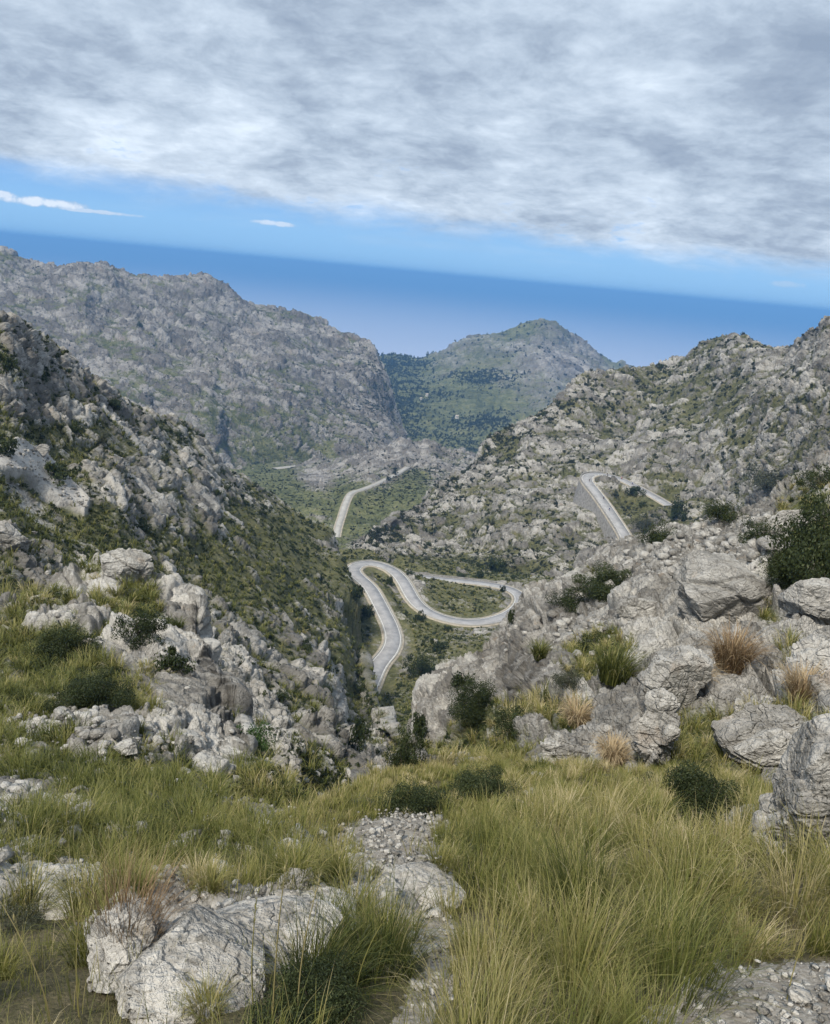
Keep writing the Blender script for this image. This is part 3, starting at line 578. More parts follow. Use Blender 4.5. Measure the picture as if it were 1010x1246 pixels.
# ------------------------------------------------------------------ roads
def ribbon(c, n, a, b, dz, name, mat, parent=None, thick=0.0, **props):
    m = len(c); k = 1; A = c+n*a; B = c+n*b; A = A.copy(); B = B.copy(); A[:, 2] += dz; B[:, 2] += dz
    rows = [A, B]
    if thick:
        A2 = A-n*0.0; A2 = A.copy(); A2[:, 2] -= thick; B2 = B.copy(); B2[:, 2] -= thick; rows = [A2, A, B, B2]
    v = np.concatenate(rows); r = len(rows); q = []
    for j in range(r-1):
        for i in range(m-1): q.append((j*m+i, j*m+i+1, (j+1)*m+i+1, (j+1)*m+i))
    me = mesh_np(name, v, quads=np.array(q), mat=mat); return link(name, me, parent, **props)
for k, r in ROADS.items():
    h = r['w']/2; far = k in 'BDE'
    ro = ribbon(r['c'], r['n'], -h, h, 0.0, 'road', MAT['farasphalt'] if k in 'BD' else MAT['asphalt'], thick=1.2, kind='structure')
    if k in 'AC':
        for s in (-1, 1): ribbon(r['c'], r['n'], s*(h-0.42), s*(h-0.16), 0.012, 'edge_line', MAT['line'], ro, kind='structure')
    ribbon(r['c'], r['n'], -h-1.1, -h-0.01, -0.06, 'verge', MAT['verge'], thick=1.0, kind='structure') if k != 'E' else None
    ribbon(r['c'], r['n'], h+0.01, h+1.1, -0.06, 'verge', MAT['verge'], thick=1.0, kind='structure') if k != 'E' else None
# ------------------------------------------------------------------ sea and haze
me = bpy.data.meshes.new('sea'); bm = bmesh.new()
bmesh.ops.create_circle(bm, cap_ends=True, segments=128, radius=75000); bm.to_mesh(me); bm.free()
sea = link('sea', me, kind='structure'); sea.location = (0, 0, -620)
m, t = new_mat('sea_water'); co = t.node('ShaderNodeNewGeometry').outputs['Position']
n1 = t.noise(co, 1/60, 4, 0.6); n2 = t.noise(co, 1/1500, 4, 0.6)
bp = t.node('ShaderNodeBump', {'Strength': 0.6, 'Distance': 6.0, 'Height': n1}).outputs[0]
col = t.mix(n2, (0.46, 0.50, 0.61), (0.51, 0.55, 0.66))  # paler than water itself: the clouds' reflection is put into the base colour
finish(t, col, 0.42, bp, 0.5, IOR=1.33); me.materials.append(m)
HAZE = 0.00012
me = bpy.data.meshes.new('haze'); bm = bmesh.new(); bmesh.ops.create_cube(bm, size=1.0); bm.to_mesh(me); bm.free()
hz = link('haze', me, kind='stuff'); hz.scale = (160000, 160000, 660); hz.location = (0, 0, -621+330)
m, t = new_mat('haze_air')
pv = t.node('ShaderNodeVolumePrincipled', {'Color': (0.22, 0.52, 1.0), 'Density': HAZE, 'Anisotropy': 0.0})
t.l.new(pv.outputs[0], t.node('ShaderNodeOutputMaterial').inputs['Volume']); me.materials.append(m)
hz['label'] = 'thin blue haze over the far valley and sea'; hz['category'] = 'haze'
# ------------------------------------------------------------------ what of the terrain the camera sees
ZC = 2.0; ZW, ZH = int(1100/ZC), int(1340/ZC)
zb = np.full(ZW*ZH, 1e9)
for L_ in LAYERS:
    ix = ((L_['px']+45)/ZC).astype(int); iy = ((L_['py']+45)/ZC).astype(int); ok = (ix >= 0) & (ix < ZW) & (iy >= 0) & (iy < ZH)
    L_['cell'] = np.where(ok, iy*ZW+ix, -1); np.minimum.at(zb, L_['cell'][ok], L_['dep'][ok])
zb2 = zb.reshape(ZH, ZW)
for L_ in LAYERS:
    c = L_['cell']; L_['vis'] = (c >= 0) & (L_['dep'] < zb[np.maximum(c, 0)]*1.04+0.15)
ALLV = {k: np.concatenate([L_[k][L_['vis']] for L_ in LAYERS]) for k in ('p', 'px', 'py', 'dep', 'n')}
def at(px, py, r=3.0):
    """the visible ground point shown at that photo pixel"""
    d = np.hypot(ALLV['px']-px, ALLV['py']-py); near = np.where(d < max(r, d.min()*1.5+0.5))[0]
    i = near[np.argmin(ALLV['dep'][near])]
    return ALLV['p'][i], float(ALLV['dep'][i]), ALLV['n'][i]
# ------------------------------------------------------------------ leaf clumps
def leafball(n, leaf, seed, clumps=14, zs=0.8, core=0.55, up=0.0, narrow=0.0):
    r = np.random.default_rng(seed)
    cc = r.normal(size=(clumps, 3)); cc /= np.linalg.norm(cc, axis=1)[:, None]; cc *= r.uniform(0.15, 0.9, (clumps, 1)); cc[:, 2] = np.abs(cc[:, 2])*zs+0.1
    if narrow: cc[:, :2] *= (1-narrow*cc[:, 2:3])
    cr = r.uniform(0.17, 0.40, clumps); ct = r.uniform(-0.18, 0.18, clumps)
    k = r.integers(0, clumps, n); d = r.normal(size=(n, 3)); d /= np.linalg.norm(d, axis=1)[:, None]
    pos = cc[k]+d*(cr[k]*r.uniform(core, 1.08, n))[:, None]*np.array([1, 1, .8])
    pos[:, 2] = np.maximum(pos[:, 2], 0.0)
    nn = d+r.normal(size=(n, 3))*0.6; nn[:, 2] += up; nn /= np.linalg.norm(nn, axis=1)[:, None]
    a = np.cross(nn, r.normal(size=(n, 3))); a /= np.linalg.norm(a, axis=1)[:, None]; b = np.cross(nn, a)
    s = leaf*r.uniform(0.6, 1.3, n)[:, None]
    v = np.stack([pos-a*s, pos-b*s*0.45, pos+a*s, pos+b*s*0.45], 1).reshape(-1, 3)
    q = np.arange(n*4).reshape(-1, 4)
    t = np.repeat(np.clip(0.40+ct[k]+r.normal(size=n)*0.16, 0, 1), 4)
    return v, q, t
def stems_mesh(name, seed, n=9, h=0.7):
    r = random.Random(seed); bm = bmesh.new()
    for i in range(n):
        a = r.uniform(0, 6.28); l = h*r.uniform(.6, 1.1); p = Vector((0, 0, -0.05)); d = Vector((math.cos(a)*.6, math.sin(a)*.6, 1)).normalized(); w0 = 0.028*r.uniform(.6, 1.2)
        prev = None
        for s in range(5):
            ring = [bm.verts.new(p+Vector((math.cos(k*2.094), math.sin(k*2.094), 0))*w0*(1-s*0.2)) for k in range(3)]
            if prev:
                for k in range(3): bm.faces.new((prev[k], prev[(k+1) % 3], ring[(k+1) % 3], ring[k]))
            prev = ring; p = p+d*l/4; d = (d+Vector((r.uniform(-.3, .3), r.uniform(-.3, .3), r.uniform(-.1, .2)))).normalized()
    me = bpy.data.meshes.new(name); bm.to_mesh(me); bm.free(); me.materials.append(MAT['twig']); return me
BUSH = {}
for kind, mat, n, leaf, cl, num in (('near', 'shrub', 5200, 0.032, 26, 4), ('big', 'shrub', 24000, 0.021, 40, 2), ('mid', 'shrub', 1100, 0.075, 16, 5), ('far', 'farshrub', 260, 0.16, 10, 6), ('grey', 'greyshrub', 4200, 0.030, 22, 2), ('greymid', 'greyshrub', 900, 0.07, 14, 3), ('bright', 'bright', 2600, 0.045, 14, 1)):
    BUSH[kind] = []
    for i in range(num):
        v, q, t_ = leafball(n, leaf, 100+i+len(kind)*10, cl); BUSH[kind].append(mesh_np('leaves_'+kind, v, quads=q, attrs={'tint': t_}, mat=MAT[mat]))
TREE = []
for i in range(3):
    v, q, t_ = leafball(700, 0.10, 300+i, 18, zs=1.5, narrow=0.45); v[:, 2] += 0.25; TREE.append(mesh_np('tree_leaves', v, quads=q, attrs={'tint': t_*0.75}, mat=MAT['farshrub']))
STEMS = [stems_mesh('stems', s) for s in range(3)]
def trunk_mesh():
    bm = bmesh.new(); prev = None
    for s in range(6):
        ring = [bm.verts.new((math.cos(k*1.0472)*0.07*(1-s*.15)+.03*math.sin(s), math.sin(k*1.0472)*0.07*(1-s*.15), -0.15+s*0.28)) for k in range(6)]
        if prev:
            for k in range(6): bm.faces.new((prev[k], prev[(k+1) % 6], ring[(k+1) % 6], ring[k]))
        prev = ring
    bm.faces.new(prev)
    me = bpy.data.meshes.new('trunk'); bm.to_mesh(me); bm.free(); me.materials.append(MAT['twig']); return me
TRUNK = trunk_mesh()
def shrub(px, py, wpx, label, kind='near', hr=0.8, group=None, sink=0.12, cat='shrub', dup=[0]):
    """a shrub whose foot stands on the ground seen at (px, py); wpx wide in photo pixels, hr = height / width"""
    kind = 'big' if (kind == 'near' and wpx > 68) else kind; pos, dep, _ = at(px, py); r = wpx/2*dep/F*1.15; dup[0] += 1; i = dup[0]
    o = bpy.data.objects.new('tree' if cat == 'tree' else 'shrub', None); SC.collection.objects.link(o); o.empty_display_size = r
    o.location = pos-np.array([0, 0, sink*r]); sc = (r, r, r*hr*1.9*(0.6 if cat == 'tree' else 1)); o.scale = sc
    o.rotation_euler = (0, 0, (i*2.4) % 6.28)
    tag(o, label, cat, group)
    me = TREE[i % 3] if cat == 'tree' else BUSH[kind][i % len(BUSH[kind])]
    link('crown' if cat == 'tree' else 'foliage', me, o)
    if cat == 'tree': link('trunk', TRUNK, o)
    elif kind in ('near', 'grey', 'bright', 'big'): link('stem', STEMS[i % 3], o)
    return o
SH = [
 (172,775,66,'dark evergreen shrub wedged between two white rock ribs on the near left slope','near',.75),
 (85,800,84,'broad olive shrub on the grassy near left slope below the rock crest','near',.6),
 (110,850,90,'low dark shrub in the grass under the broad olive shrub','near',.5),
 (212,812,44,'small dark shrub in the cleft of the white rock rib','mid',.8),
 (308,905,44,'fresh green bush, the only bright one, on the rocky left slope','bright',.8),
 (735,722,92,'widest dark shrub on the near right rocks below the hairpin wall','near',.45),
 (692,735,52,'dark shrub on the rock step left of the widest dark shrub','near',.55),
 (884,630,52,'rounded dark shrub on pale rocks, alone right of the hairpin road','near',.6),
 (1003,700,130,'tall dark green bush filling the right edge of the slope','near',.95),
 (955,705,70,'bush with pale stems under the tall bush at the right edge','near',.7),
 (1008,720,60,'dark bush rooted lowest in the clump at the right edge','near',.8),
 (1000,590,60,'olive bush highest at the right edge above the tall bush','near',.6),
 (925,655,56,'dark bush at the left end of the clump by the leaning rock','near',.6),
 (930,590,66,'grey green shrub above the leaning rock on the right slope','grey',.5),
 (800,655,46,'dark shrub just below the inner side of the hairpin road','near',.7),
 (770,600,26,'small shrub inside the bend of the hairpin road','mid',.6),
 (822,628,24,'small dark tree at the lower end of the hairpin road','mid',1.3),
 (785,645,40,'olive shrub beside the lower arm of the hairpin road','grey',.6),
 (870,690,30,'grey shrub growing on top of the domed boulder','greymid',.6),
 (585,870,74,'dark shrub mass on the rock ledge left of the dry grass','near',.7),
 (625,885,56,'dark shrub at the right end of the rock ledge','near',.6),
 (557,835,34,'small shrub hanging on the face of the left rock buttress','mid',.7),
 (715,790,46,'olive shrub in the grassy hollow of the right outcrop','near',.7),
 (690,830,46,'low shrub at the foot of the grassy hollow','grey',.6),
 (494,935,56,'tall dark bush in the gully mouth at the foot of the buttress','near',1.15),
 (505,893,26,'narrow dark tree rising against the left face of the buttress','mid',1.6),
 (437,905,30,'narrow dark tree on the left bank of the gully','mid',1.5),
 (515,990,96,'low dark shrub at the rim of the grassy shelf beside the gravel','near',.5),
 (585,972,90,'dark spreading shrub on the shelf rim, right of the gravel','near',.5),
 (450,985,60,'low grey shrub on the shelf rim left of the gravel','grey',.4),
 (850,985,110,'dark low juniper at the foot of the right rocks','near',.62),
 (790,960,50,'dark shrub between the stacked rock and the grass','near',.5),
 (205,1000,60,'dark shrub in the dip of the near left slope','near',.45),
 (60,1110,120,'grey low shrub among the grass at the left edge','grey',.35),
 (380,1235,150,'feathery dark shrub in the tall grass at the bottom of the picture','near',.42),
 (20,1130,70,'dark grey low shrub in the grass on the far left','grey',.45),
 (141,498,24,'round shrub on the crest of the left rocky slope','mid',.8),
 (92,522,20,'dark shrub among pale slabs on the left slope','mid',.7),
 (74,580,42,'broad dark shrub at the edge of the gravel chute','mid',.8),
 (8,550,32,'dark shrub at the left edge above the gravel chute','mid',.9),
 (128,540,26,'grey shrub under the crest of the left rocky slope','greymid',.7),
 (202,560,14,'small dark shrub high on the left slope','mid',.9),
 (177,645,22,'dark shrub in a hollow of the left slope','mid',.7),
 (10,455,26,'dark shrub under the upper left cliff','mid',1.3),
 (433,726,24,'dark shrub outside the first road bend','mid',.9),
 (447,745,20,'dark shrub on the bank of the lower road','mid',.9),
 (474,708,10,'dark shrub on the grass strip between the two road arms','mid',1.5),
 (513,752,14,'round shrub on the outer kerb of the road curve','mid',1.0),
 (547,765,14,'small shrub below the lowest point of the road curve','mid',.7),
 (611,717,9,'lone small tree at the inner edge of the last bend','mid',1.2),
 (620,757,11,'thin dark tree at the rock end of the road curve','mid',2.0),
 (438,838,18,'shrub at the near end of the lower road','mid',.8),
 (512,818,44,'dark bush mass in the gully between road and buttress','near',.8),
 (530,790,26,'dark bush above the bush mass in the gully','mid',.8),
 (602,690,30,'large grey green shrub above the upper road arm','mid',.7),
 (585,700,14,'small shrub at the verge of the upper road arm','mid',.8),
 (563,700,14,'low shrub on the bank over the upper road arm','mid',.6),
 (500,695,12,'small shrub at the start of the upper road arm','mid',.6),
 (172,398,7,'single dark tree on the face of the far left mountain','mid',1.3),
 (220,530,14,'shrub on the rock spur of the left slope','mid',.8),
 (265,600,16,'dark shrub on the lower rock spur of the left slope','mid',.7),
 (345,850,22,'dark shrub on the scree facing the gully','mid',.7),
 (375,790,20,'dark shrub on the green slope above the lower road','mid',.8),
]
for s in SH: shrub(*s)
for (x, y, wd, lb) in ((457,655,17,'dark pine where the green slope meets the right hill'),(480,575,10,'dark pine beside the far end of the valley road'),(472,582,9,'shorter dark pine left of the far end of the valley road'),(612,392,3,'tiny pine on the left shoulder of the coast peak'),(640,391,3.4,'tiny pine left of the coast peak summit'),(652,392,3.0,'tiny pine on the summit of the coast peak'),(664,393,3.4,'tiny pine just right of the coast peak summit'),(590,403,3,'tiny pine half way down the left ridge of the coast peak'),(437,420,3.5,'tiny tree on the rim of the far left mountain'),(395,400,3,'tiny tree on the falling crest of the far left mountain')):
    shrub(x, y, wd, lb, cat='tree', hr=.95)
# ------------------------------------------------------------------ scattered scrub
def sample(keys, n, fn, seed):
    """visible vertices of the named layers, picked evenly over the picture and weighted by fn(px, py, layer)"""
    r = np.random.default_rng(seed); out = []
    P_, D_, X_, Y_, W_ = [], [], [], [], []
    for L_ in LAYERS:
        if L_['key'] not in keys: continue
        v = np.where(L_['vis'] & (L_['rw'] < 0.02) & (L_['scree'] < .2))[0]
        wt = fn(L_['px'][v], L_['py'][v], L_, v); P_.append(L_['p'][v]); D_.append(L_['dep'][v]); X_.append(L_['px'][v]); Y_.append(L_['py'][v]); W_.append(wt)
    P_ = np.concatenate(P_); D_ = np.concatenate(D_); X_ = np.concatenate(X_); Y_ = np.concatenate(Y_); W_ = np.clip(np.concatenate(W_), 0, None); W_ /= W_.sum()
    i = r.choice(len(P_), n, replace=False, p=W_); return P_[i], D_[i], X_[i], Y_[i]
def instances_mesh(name, srcs, pos, rad, hs, mat, seed, tshift=None):
    """many leaf clumps merged into one mesh"""
    r = np.random.default_rng(seed); V, Q, T = [], [], []; off = 0
    for i in range(len(pos)):
        v, q, t_ = srcs[i % len(srcs)]; a = r.uniform(0, 6.28); c, s = math.cos(a), math.sin(a)
        vv = np.stack([v[:, 0]*c-v[:, 1]*s, v[:, 0]*s+v[:, 1]*c, v[:, 2]*hs[i]], -1)*rad[i]+pos[i]
        V.append(vv.astype(np.float32)); Q.append(q+off); T.append(t_+r.normal()*0.09+(0 if tshift is None else tshift[i])); off += len(v)
    return mesh_np(name, np.concatenate(V), quads=np.concatenate(Q), attrs={'tint': np.clip(np.concatenate(T), 0, 1)}, mat=mat)
def w_scrub(px, py, L_, v):
    ve = L_['veg'][v]; return (sst(ve, 0.22, 0.6)*0.9+0.10)*(1-.8*np.exp(-((px-425)/16)**2-((py-780)/70)**2))
ZONES = {'rm': [('on the crest of the right hill against the sea', 640,0,2000,480), ('high on the rocky right hill above the hairpin', 680,480,860,572), ('high on the right hill above the edge bushes', 860,480,2000,620), ('on the rock slope left of the hairpin wall', 600,480,705,700), ('inside the loop of the hairpin road', 705,572,800,640), ('below the hairpin road on the right hill', 600,572,2000,2000), ('on the lower left flank of the right hill', -500,0,600,660), ('just above the upper road arm', -500,660,2000,2000)],
 'lm': [('under the skyline of the left rocky slope', -500,0,400,540), ('around the gravel chute on the left slope', -500,540,110,700), ('on the rock spur in the middle of the left slope', 110,540,260,700), ('on the green part of the left slope above the bend', 260,540,2000,760), ('on the stony left slope facing the gully', -500,700,2000,2000)],
 'valley': [('inside the last loop of the road', 500,690,640,752), ('between the two arms of the first bend', 440,690,500,770), ('on the bank between lower road and gully', 480,752,2000,860), ('low in the gully below the road', -500,770,2000,2000), ('above the switchback road in the valley', -500,0,2000,2000)]}
# individual shrubs of the middle distance (each a thing), the smallest ones as one mass
REG = [('rm', 100, (4, 14), 'small dark shrub among the rocks of the right hill', 'shrubs among the rocks of the right hill', 7),
       ('lm', 80, (5, 16), 'small dark shrub among the rocks of the left slope', 'shrubs among the rocks of the left slope', 8),
       ('valley', 40, (5, 14), 'small shrub on the green ground around the road bends', 'shrubs around the road bends', 9)]
for (key, n, (a, b), lb, grp, sd_) in REG:
    pos, dep, X, Y = sample([key], n, w_scrub, sd_); r = np.random.default_rng(sd_)
    for i in range(n):
        rad = (a+(b-a)*r.random()**2)*0.5*dep[i]/F; kd = 'greymid' if r.random() < .2 else 'mid'; src = BUSH[kd] if rad*F/dep[i] > 3.5 else BUSH['far']
        o = link('shrub', src[r.integers(len(src))]); o.location = pos[i]-np.array([0, 0, 0.2*rad]); s = rad*r.uniform(.85, 1.15); o.scale = (s, s, rad*r.uniform(1.0, 1.7)); o.rotation_euler = (0, 0, r.uniform(0, 6.28))
        zn = [nm for (nm, x0, y0, x1, y1) in ZONES[key] if x0 <= X[i] < x1 and y0 <= Y[i] < y1][0]; tag(o, lb.split(' among')[0].split(' on the')[0]+' '+zn, 'shrub', 'shrubs '+zn)
far_src = [leafball(70, 0.27, 500+i, 6) for i in range(8)]
mid_src = [leafball(190, 0.16, 520+i, 10) for i in range(8)]
def mass(name, keys, n, lo, hi, srcs, mat, fn, seed, label, hs=(.9, 1.5), cat='scrub', pw=2.2):
    pos, dep, X, Y = sample(keys, n, fn, seed); r = np.random.default_rng(seed)
    rad = (lo+(hi-lo)*r.random(n)**pw)*0.5*dep/F; pos = pos-np.array([0, 0, 1])*(0.25*rad)[:, None]
    o = link(name, instances_mesh(name, srcs, pos, rad, r.uniform(hs[0], hs[1], n), mat, seed), kind='stuff'); o['label'] = label; o['category'] = cat
mass('scrub', ['rm'], 8000, 1.8, 8.5, far_src, MAT['farshrub'], w_scrub, 31, 'dark low scrub dotted between the rocks of the right hill')
mass('scrub', ['lm'], 7000, 2.2, 12, mid_src, MAT['shrub'], w_scrub, 32, 'dark low scrub dotted between the rocks of the left slope')
mass('scrub', ['valley'], 1300, 2.5, 9, mid_src, MAT['shrub'], w_scrub, 33, 'low scrub covering the ground around the road bends')
mass('scrub', ['mv'], 2600, 1.6, 5.5, far_src, MAT['farshrub'], lambda x, y, L_, v: w_scrub(x, y, L_, v)+blobs(x, y, [(500,590,50,18,1.5),(530,560,60,14,.8)]), 34, 'dark low scrub on the rocky ridge and terraces of the valley')
mass('scrub', ['lf'], 5000, 1.2, 4, far_src, MAT['farshrub'], lambda x, y, L_, v: 0.10+blobs(x, y, [(420,500,60,50,.7),(330,530,60,30,.25),(460,470,25,60,1.5),(250,420,150,60,.08)]), 35, 'dark scrub specks on the far left mountain')
mass('forest', ['fp'], 3400, 2.2, 5.5, far_src, MAT['farshrub'], lambda x, y, L_, v: 0.04+blobs(x, y, [(462,505,24,50,2.2),(490,500,20,30,1.2),(480,445,30,12,1.8),(560,548,50,12,1.8),(585,460,26,7,2.0),(520,480,30,6,.9),(590,515,50,8,1.2)]), 36, 'dark pine wood filling the valley below the coast peak', hs=(1.2, 2.2), cat='forest')
mass('scrub', ['rn'], 420, 3, 16, mid_src, MAT['shrub'], lambda x, y, L_, v: sst(L_['veg'][v], .4, .8)*(L_['dep'][v] > 14), 37, 'small dark bushes in the clefts of the near right rocks')
mass('scrub', ['ln'], 260, 5, 22, [leafball(500, 0.10, 560+i, 12) for i in range(5)], MAT['greyshrub'], lambda x, y, L_, v: sst(L_['veg'][v], .4, .8), 38, 'low grey green bushes in the grass of the near left slope')
mass('scrub', ['ln'], 620, 8, 30, [leafball(600, 0.09, 590+i, 12) for i in range(5)], MAT['shrub'], lambda x, y, L_, v: sst(L_['veg'][v], .3, .6)*blobs(x, y, [(120,820,60,60,.8),(90,770,50,30,.5),(270,985,80,40,1),(170,970,90,40,.8),(30,1000,60,40,.3),(220,760,20,40,.5)]), 39, 'dark low bushes in the grass of the near left slope')
print('scrub done', time.time()-T0)
# ------------------------------------------------------------------ grass
def tufts(pos, size, nb, width, seed, tint, spread=0.45, droop=1.0, erect=0.5, segs=4, tvar=0.13):
    """pos (N,3), size (N) blade length, nb blades each, width (N): curved tapering blades fanning out of each foot"""
    r = np.random.default_rng(seed); N = len(pos); M = N*nb; k = np.repeat(np.arange(N), nb)
    a = r.uniform(0, 2*np.pi, M); rr = np.sqrt(r.random(M))
    root = pos[k]+np.stack([np.cos(a)*rr, np.sin(a)*rr, 0*a], -1)*(size[k]*spread*0.5)[:, None]
    root[:, 2] -= 0.03*size[k]
    az = a+r.normal(size=M)*0.7; lean = np.clip(0.15+rr*0.55+r.normal(size=M)*0.18, 0.02, 1.4)*(1.5-erect)
    baz = r.uniform(0, 2*np.pi, N); bm_ = r.uniform(0.0, 0.55, N)**1.2; bend = np.stack([np.cos(baz)*bm_, np.sin(baz)*bm_, 0*bm_], -1)[k]
    ln = size[k]*r.uniform(0.35, 1.2, M); dirh = np.stack([np.cos(az), np.sin(az), 0*az], -1)
    lat = np.stack([-np.sin(az), np.cos(az), 0*az], -1); tw = r.normal(size=M)*0.7
    wv = lat*np.cos(tw)[:, None]+np.array([0, 0, 1.0])*np.sin(tw)[:, None]*0.3
    # bend side: wind from the left
    V = np.empty((M, segs*2+1, 3), np.float32); p = root.copy(); ang = lean*0.5; cur = droop*r.uniform(0.3, 1.25, M)/segs
    for s in range(segs+1):
        wd = (width[k]*(1-(s/segs)**1.6)*0.5)[:, None]*wv
        if s < segs: V[:, 2*s] = p-wd; V[:, 2*s+1] = p+wd
        else: V[:, 2*s] = p
        d = dirh*np.sin(ang)[:, None]+np.array([0, 0, 1.0])*np.cos(ang)[:, None]
        d = d+bend*(s/segs+.15); d /= np.linalg.norm(d, axis=1)[:, None]
        p = p+d*(ln/segs)[:, None]; ang = ang+cur*(0.5+s*0.6)
    base = (np.arange(M)*(segs*2+1))[:, None]
    q = np.concatenate([base+np.array([2*s, 2*s+1, 2*s+3, 2*s+2]) for s in range(segs-1)], 0)
    tr = base+np.array([2*segs-2, 2*segs-1, 2*segs])
    t_ = np.clip(tint[k]+r.normal(size=M)*tvar, 0, 1)[:, None]+np.linspace(-0.10, 0.14, segs*2+1)[None]
    return V.reshape(-1, 3), q, tr, np.clip(t_, 0, 1).ravel().astype(np.float32)
def tuft_obj(name, parts, mat, **props):
    V, Q, R, T = [], [], [], []; off = 0
    for (v, q, tr, t_) in parts: V.append(v); Q.append(q+off); R.append(tr+off); T.append(t_); off += len(v)
    me = mesh_np(name, np.concatenate(V), quads=np.concatenate(Q), tris=np.concatenate(R), attrs={'tint': np.concatenate(T)}, mat=mat)
    return link(name, me, **props)
def tintmap(p, px, py, seed=0):
    t_ = 0.50+0.30*fbm(p/1.3, 3, 200+seed)+0.10*fbm(p/0.25, 2, 210)
    return t_+blobs(px, py, [(640,1010,120,40,.05),(470,1180,40,60,.22),(600,1220,60,30,.12),(360,960,60,25,.15),(980,1120,60,60,.12),(850,1060,100,30,.05),(900,1000,50,15,.1),(690,870,40,25,.28),(740,910,25,30,.28),(840,850,25,30,.18),(950,880,50,40,.16),(970,820,30,30,.2),(20,730,50,20,.15)])-blobs(px, py, [(400,1180,90,60,.22),(780,1120,90,50,.10),(60,1090,90,40,.16),(450,1090,50,40,.05),(100,900,100,60,.05)])
# foreground shelf: tussocks spaced by ground distance
fgL = [L_ for L_ in LAYERS if L_['key'] == 'fg'][0]
nv_, nu_ = fgL['shape']; fp_ = fgL['p'].reshape(nv_, nu_, 3)
area = np.zeros((nv_, nu_)); e1 = fp_[:-1, 1:]-fp_[:-1, :-1]; e2 = fp_[1:, :-1]-fp_[:-1, :-1]; area[:-1, :-1] = np.linalg.norm(np.cross(e1, e2), axis=2)
area[0] = 0; fa = area.ravel(); gm = fgmask(fgL['px'], fgL['py']); rckz = polysoft(fgL['px'], fgL['py'], SLAB, 5)
okfg = (1-gm)*(1-rckz)*(fgL['dep'] < 16)*(np.abs(fgL['px']-505) < 700)*(fgL['py'] < 1480)
def pick(n, wt, seed, mind, L_=fgL):
    r = np.random.default_rng(seed); wt = np.clip(wt, 0, None); i = r.choice(len(wt), min(n*3, (wt > 0).sum()), replace=False, p=wt/wt.sum())
    keep = []; grid = {}
    for j in i:
        p = L_['p'][j]; d = mind if np.isscalar(mind) else mind[j]; c = (int(p[0]//d), int(p[1]//d)); ok = True
        for a in (-1, 0, 1):
            for b in (-1, 0, 1):
                for qn in grid.get((c[0]+a, c[1]+b), ()):
                    if (p[0]-qn[0])**2+(p[1]-qn[1])**2 < d*d: ok = False; break
                if not ok: break
            if not ok: break
        if ok: grid.setdefault(c, []).append(p); keep.append(j)
        if len(keep) >= n: break
    return np.array(keep)
rg = np.random.default_rng(5)
lump = 0.5+fbm(fgL['p']/0.9, 2, 77)
i = pick(1000, fa*okfg*np.clip(lump*1.6-.35, .03, 1), 1, 0.215); pp = fgL['p'][i]; dd = fgL['dep'][i]; tm = tintmap(pp, fgL['px'][i], fgL['py'][i])
szm = 1.0-0.62*polysoft(fgL['px'][i], fgL['py'][i], [(-400,1000),(560,930),(560,1060),(420,1075),(240,1085),(100,1070),(-400,1075)], 30)-0.30*polysoft(fgL['px'][i], fgL['py'][i], [(-500,1075),(110,1080),(180,1300),(-500,1500)], 30)
tm = tm+rg.normal(size=len(i))*.12+.02
sz = rg.uniform(0.22, 0.50, len(i))*np.clip(szm, .35, 1)
sz *= np.where(dd < 2.6, 0.75, 1.0)*(1-.4*sst(dd, 5.5, 9))*(1-np.clip(blobs(fgL['px'][i], fgL['py'][i], [(230,1235,150,45,.7),(330,1190,70,30,.5),(150,1080,90,18,.5),(560,1180,40,60,.5),(420,1050,60,14,.4),(470,1140,90,22,.3),(880,1150,120,16,.45),(540,1080,20,40,.3)]), 0, .7))
near = dd < 4.5
gp = []
gp.append(tufts(pp[near], sz[near], 320, np.clip(0.0012*dd[near], 0.0024, .006), 1, tm[near], 0.6, 1.7, 0.6))
gp.append(tufts(pp[~near], sz[~near], 190, 0.0010*dd[~near], 2, tm[~near], 0.6, 1.7, 0.55, segs=4))
# short turf between the tussocks
i = pick(2400, fa*okfg*np.clip(lump*1.6-.1, .25, 1), 2, 0.085); pp = fgL['p'][i]; dd = fgL['dep'][i]; tm = tintmap(pp, fgL['px'][i], fgL['py'][i])+.04
gp.append(tufts(pp, rg.uniform(.09, .20, len(i)), 46, np.clip(0.0011*dd, .0025, .02), 3, tm, 1.3, .9, .6, segs=3))
# straggling tufts at the rim of the gravel
edge_ = gm*(1-sst(gm, .75, 1.0))*(1-rckz)+0.02*gm
i = pick(260, fa*edge_, 3, 0.12); pp = fgL['p'][i]; dd = fgL['dep'][i]
gp.append(tufts(pp, rg.uniform(.08, .25, len(i)), 50, np.clip(0.0011*dd, .0025, .02), 4, tintmap(pp, fgL['px'][i], fgL['py'][i])+.05, .9, 1.0, .6, segs=3))
o = tuft_obj('grass', gp, MAT['grass'], kind='stuff'); o['label'] = 'long green and straw coloured grass on the shelf in front'; o['category'] = 'grass'
print('fg blades', sum(len(g[0]) for g in gp), time.time()-T0)
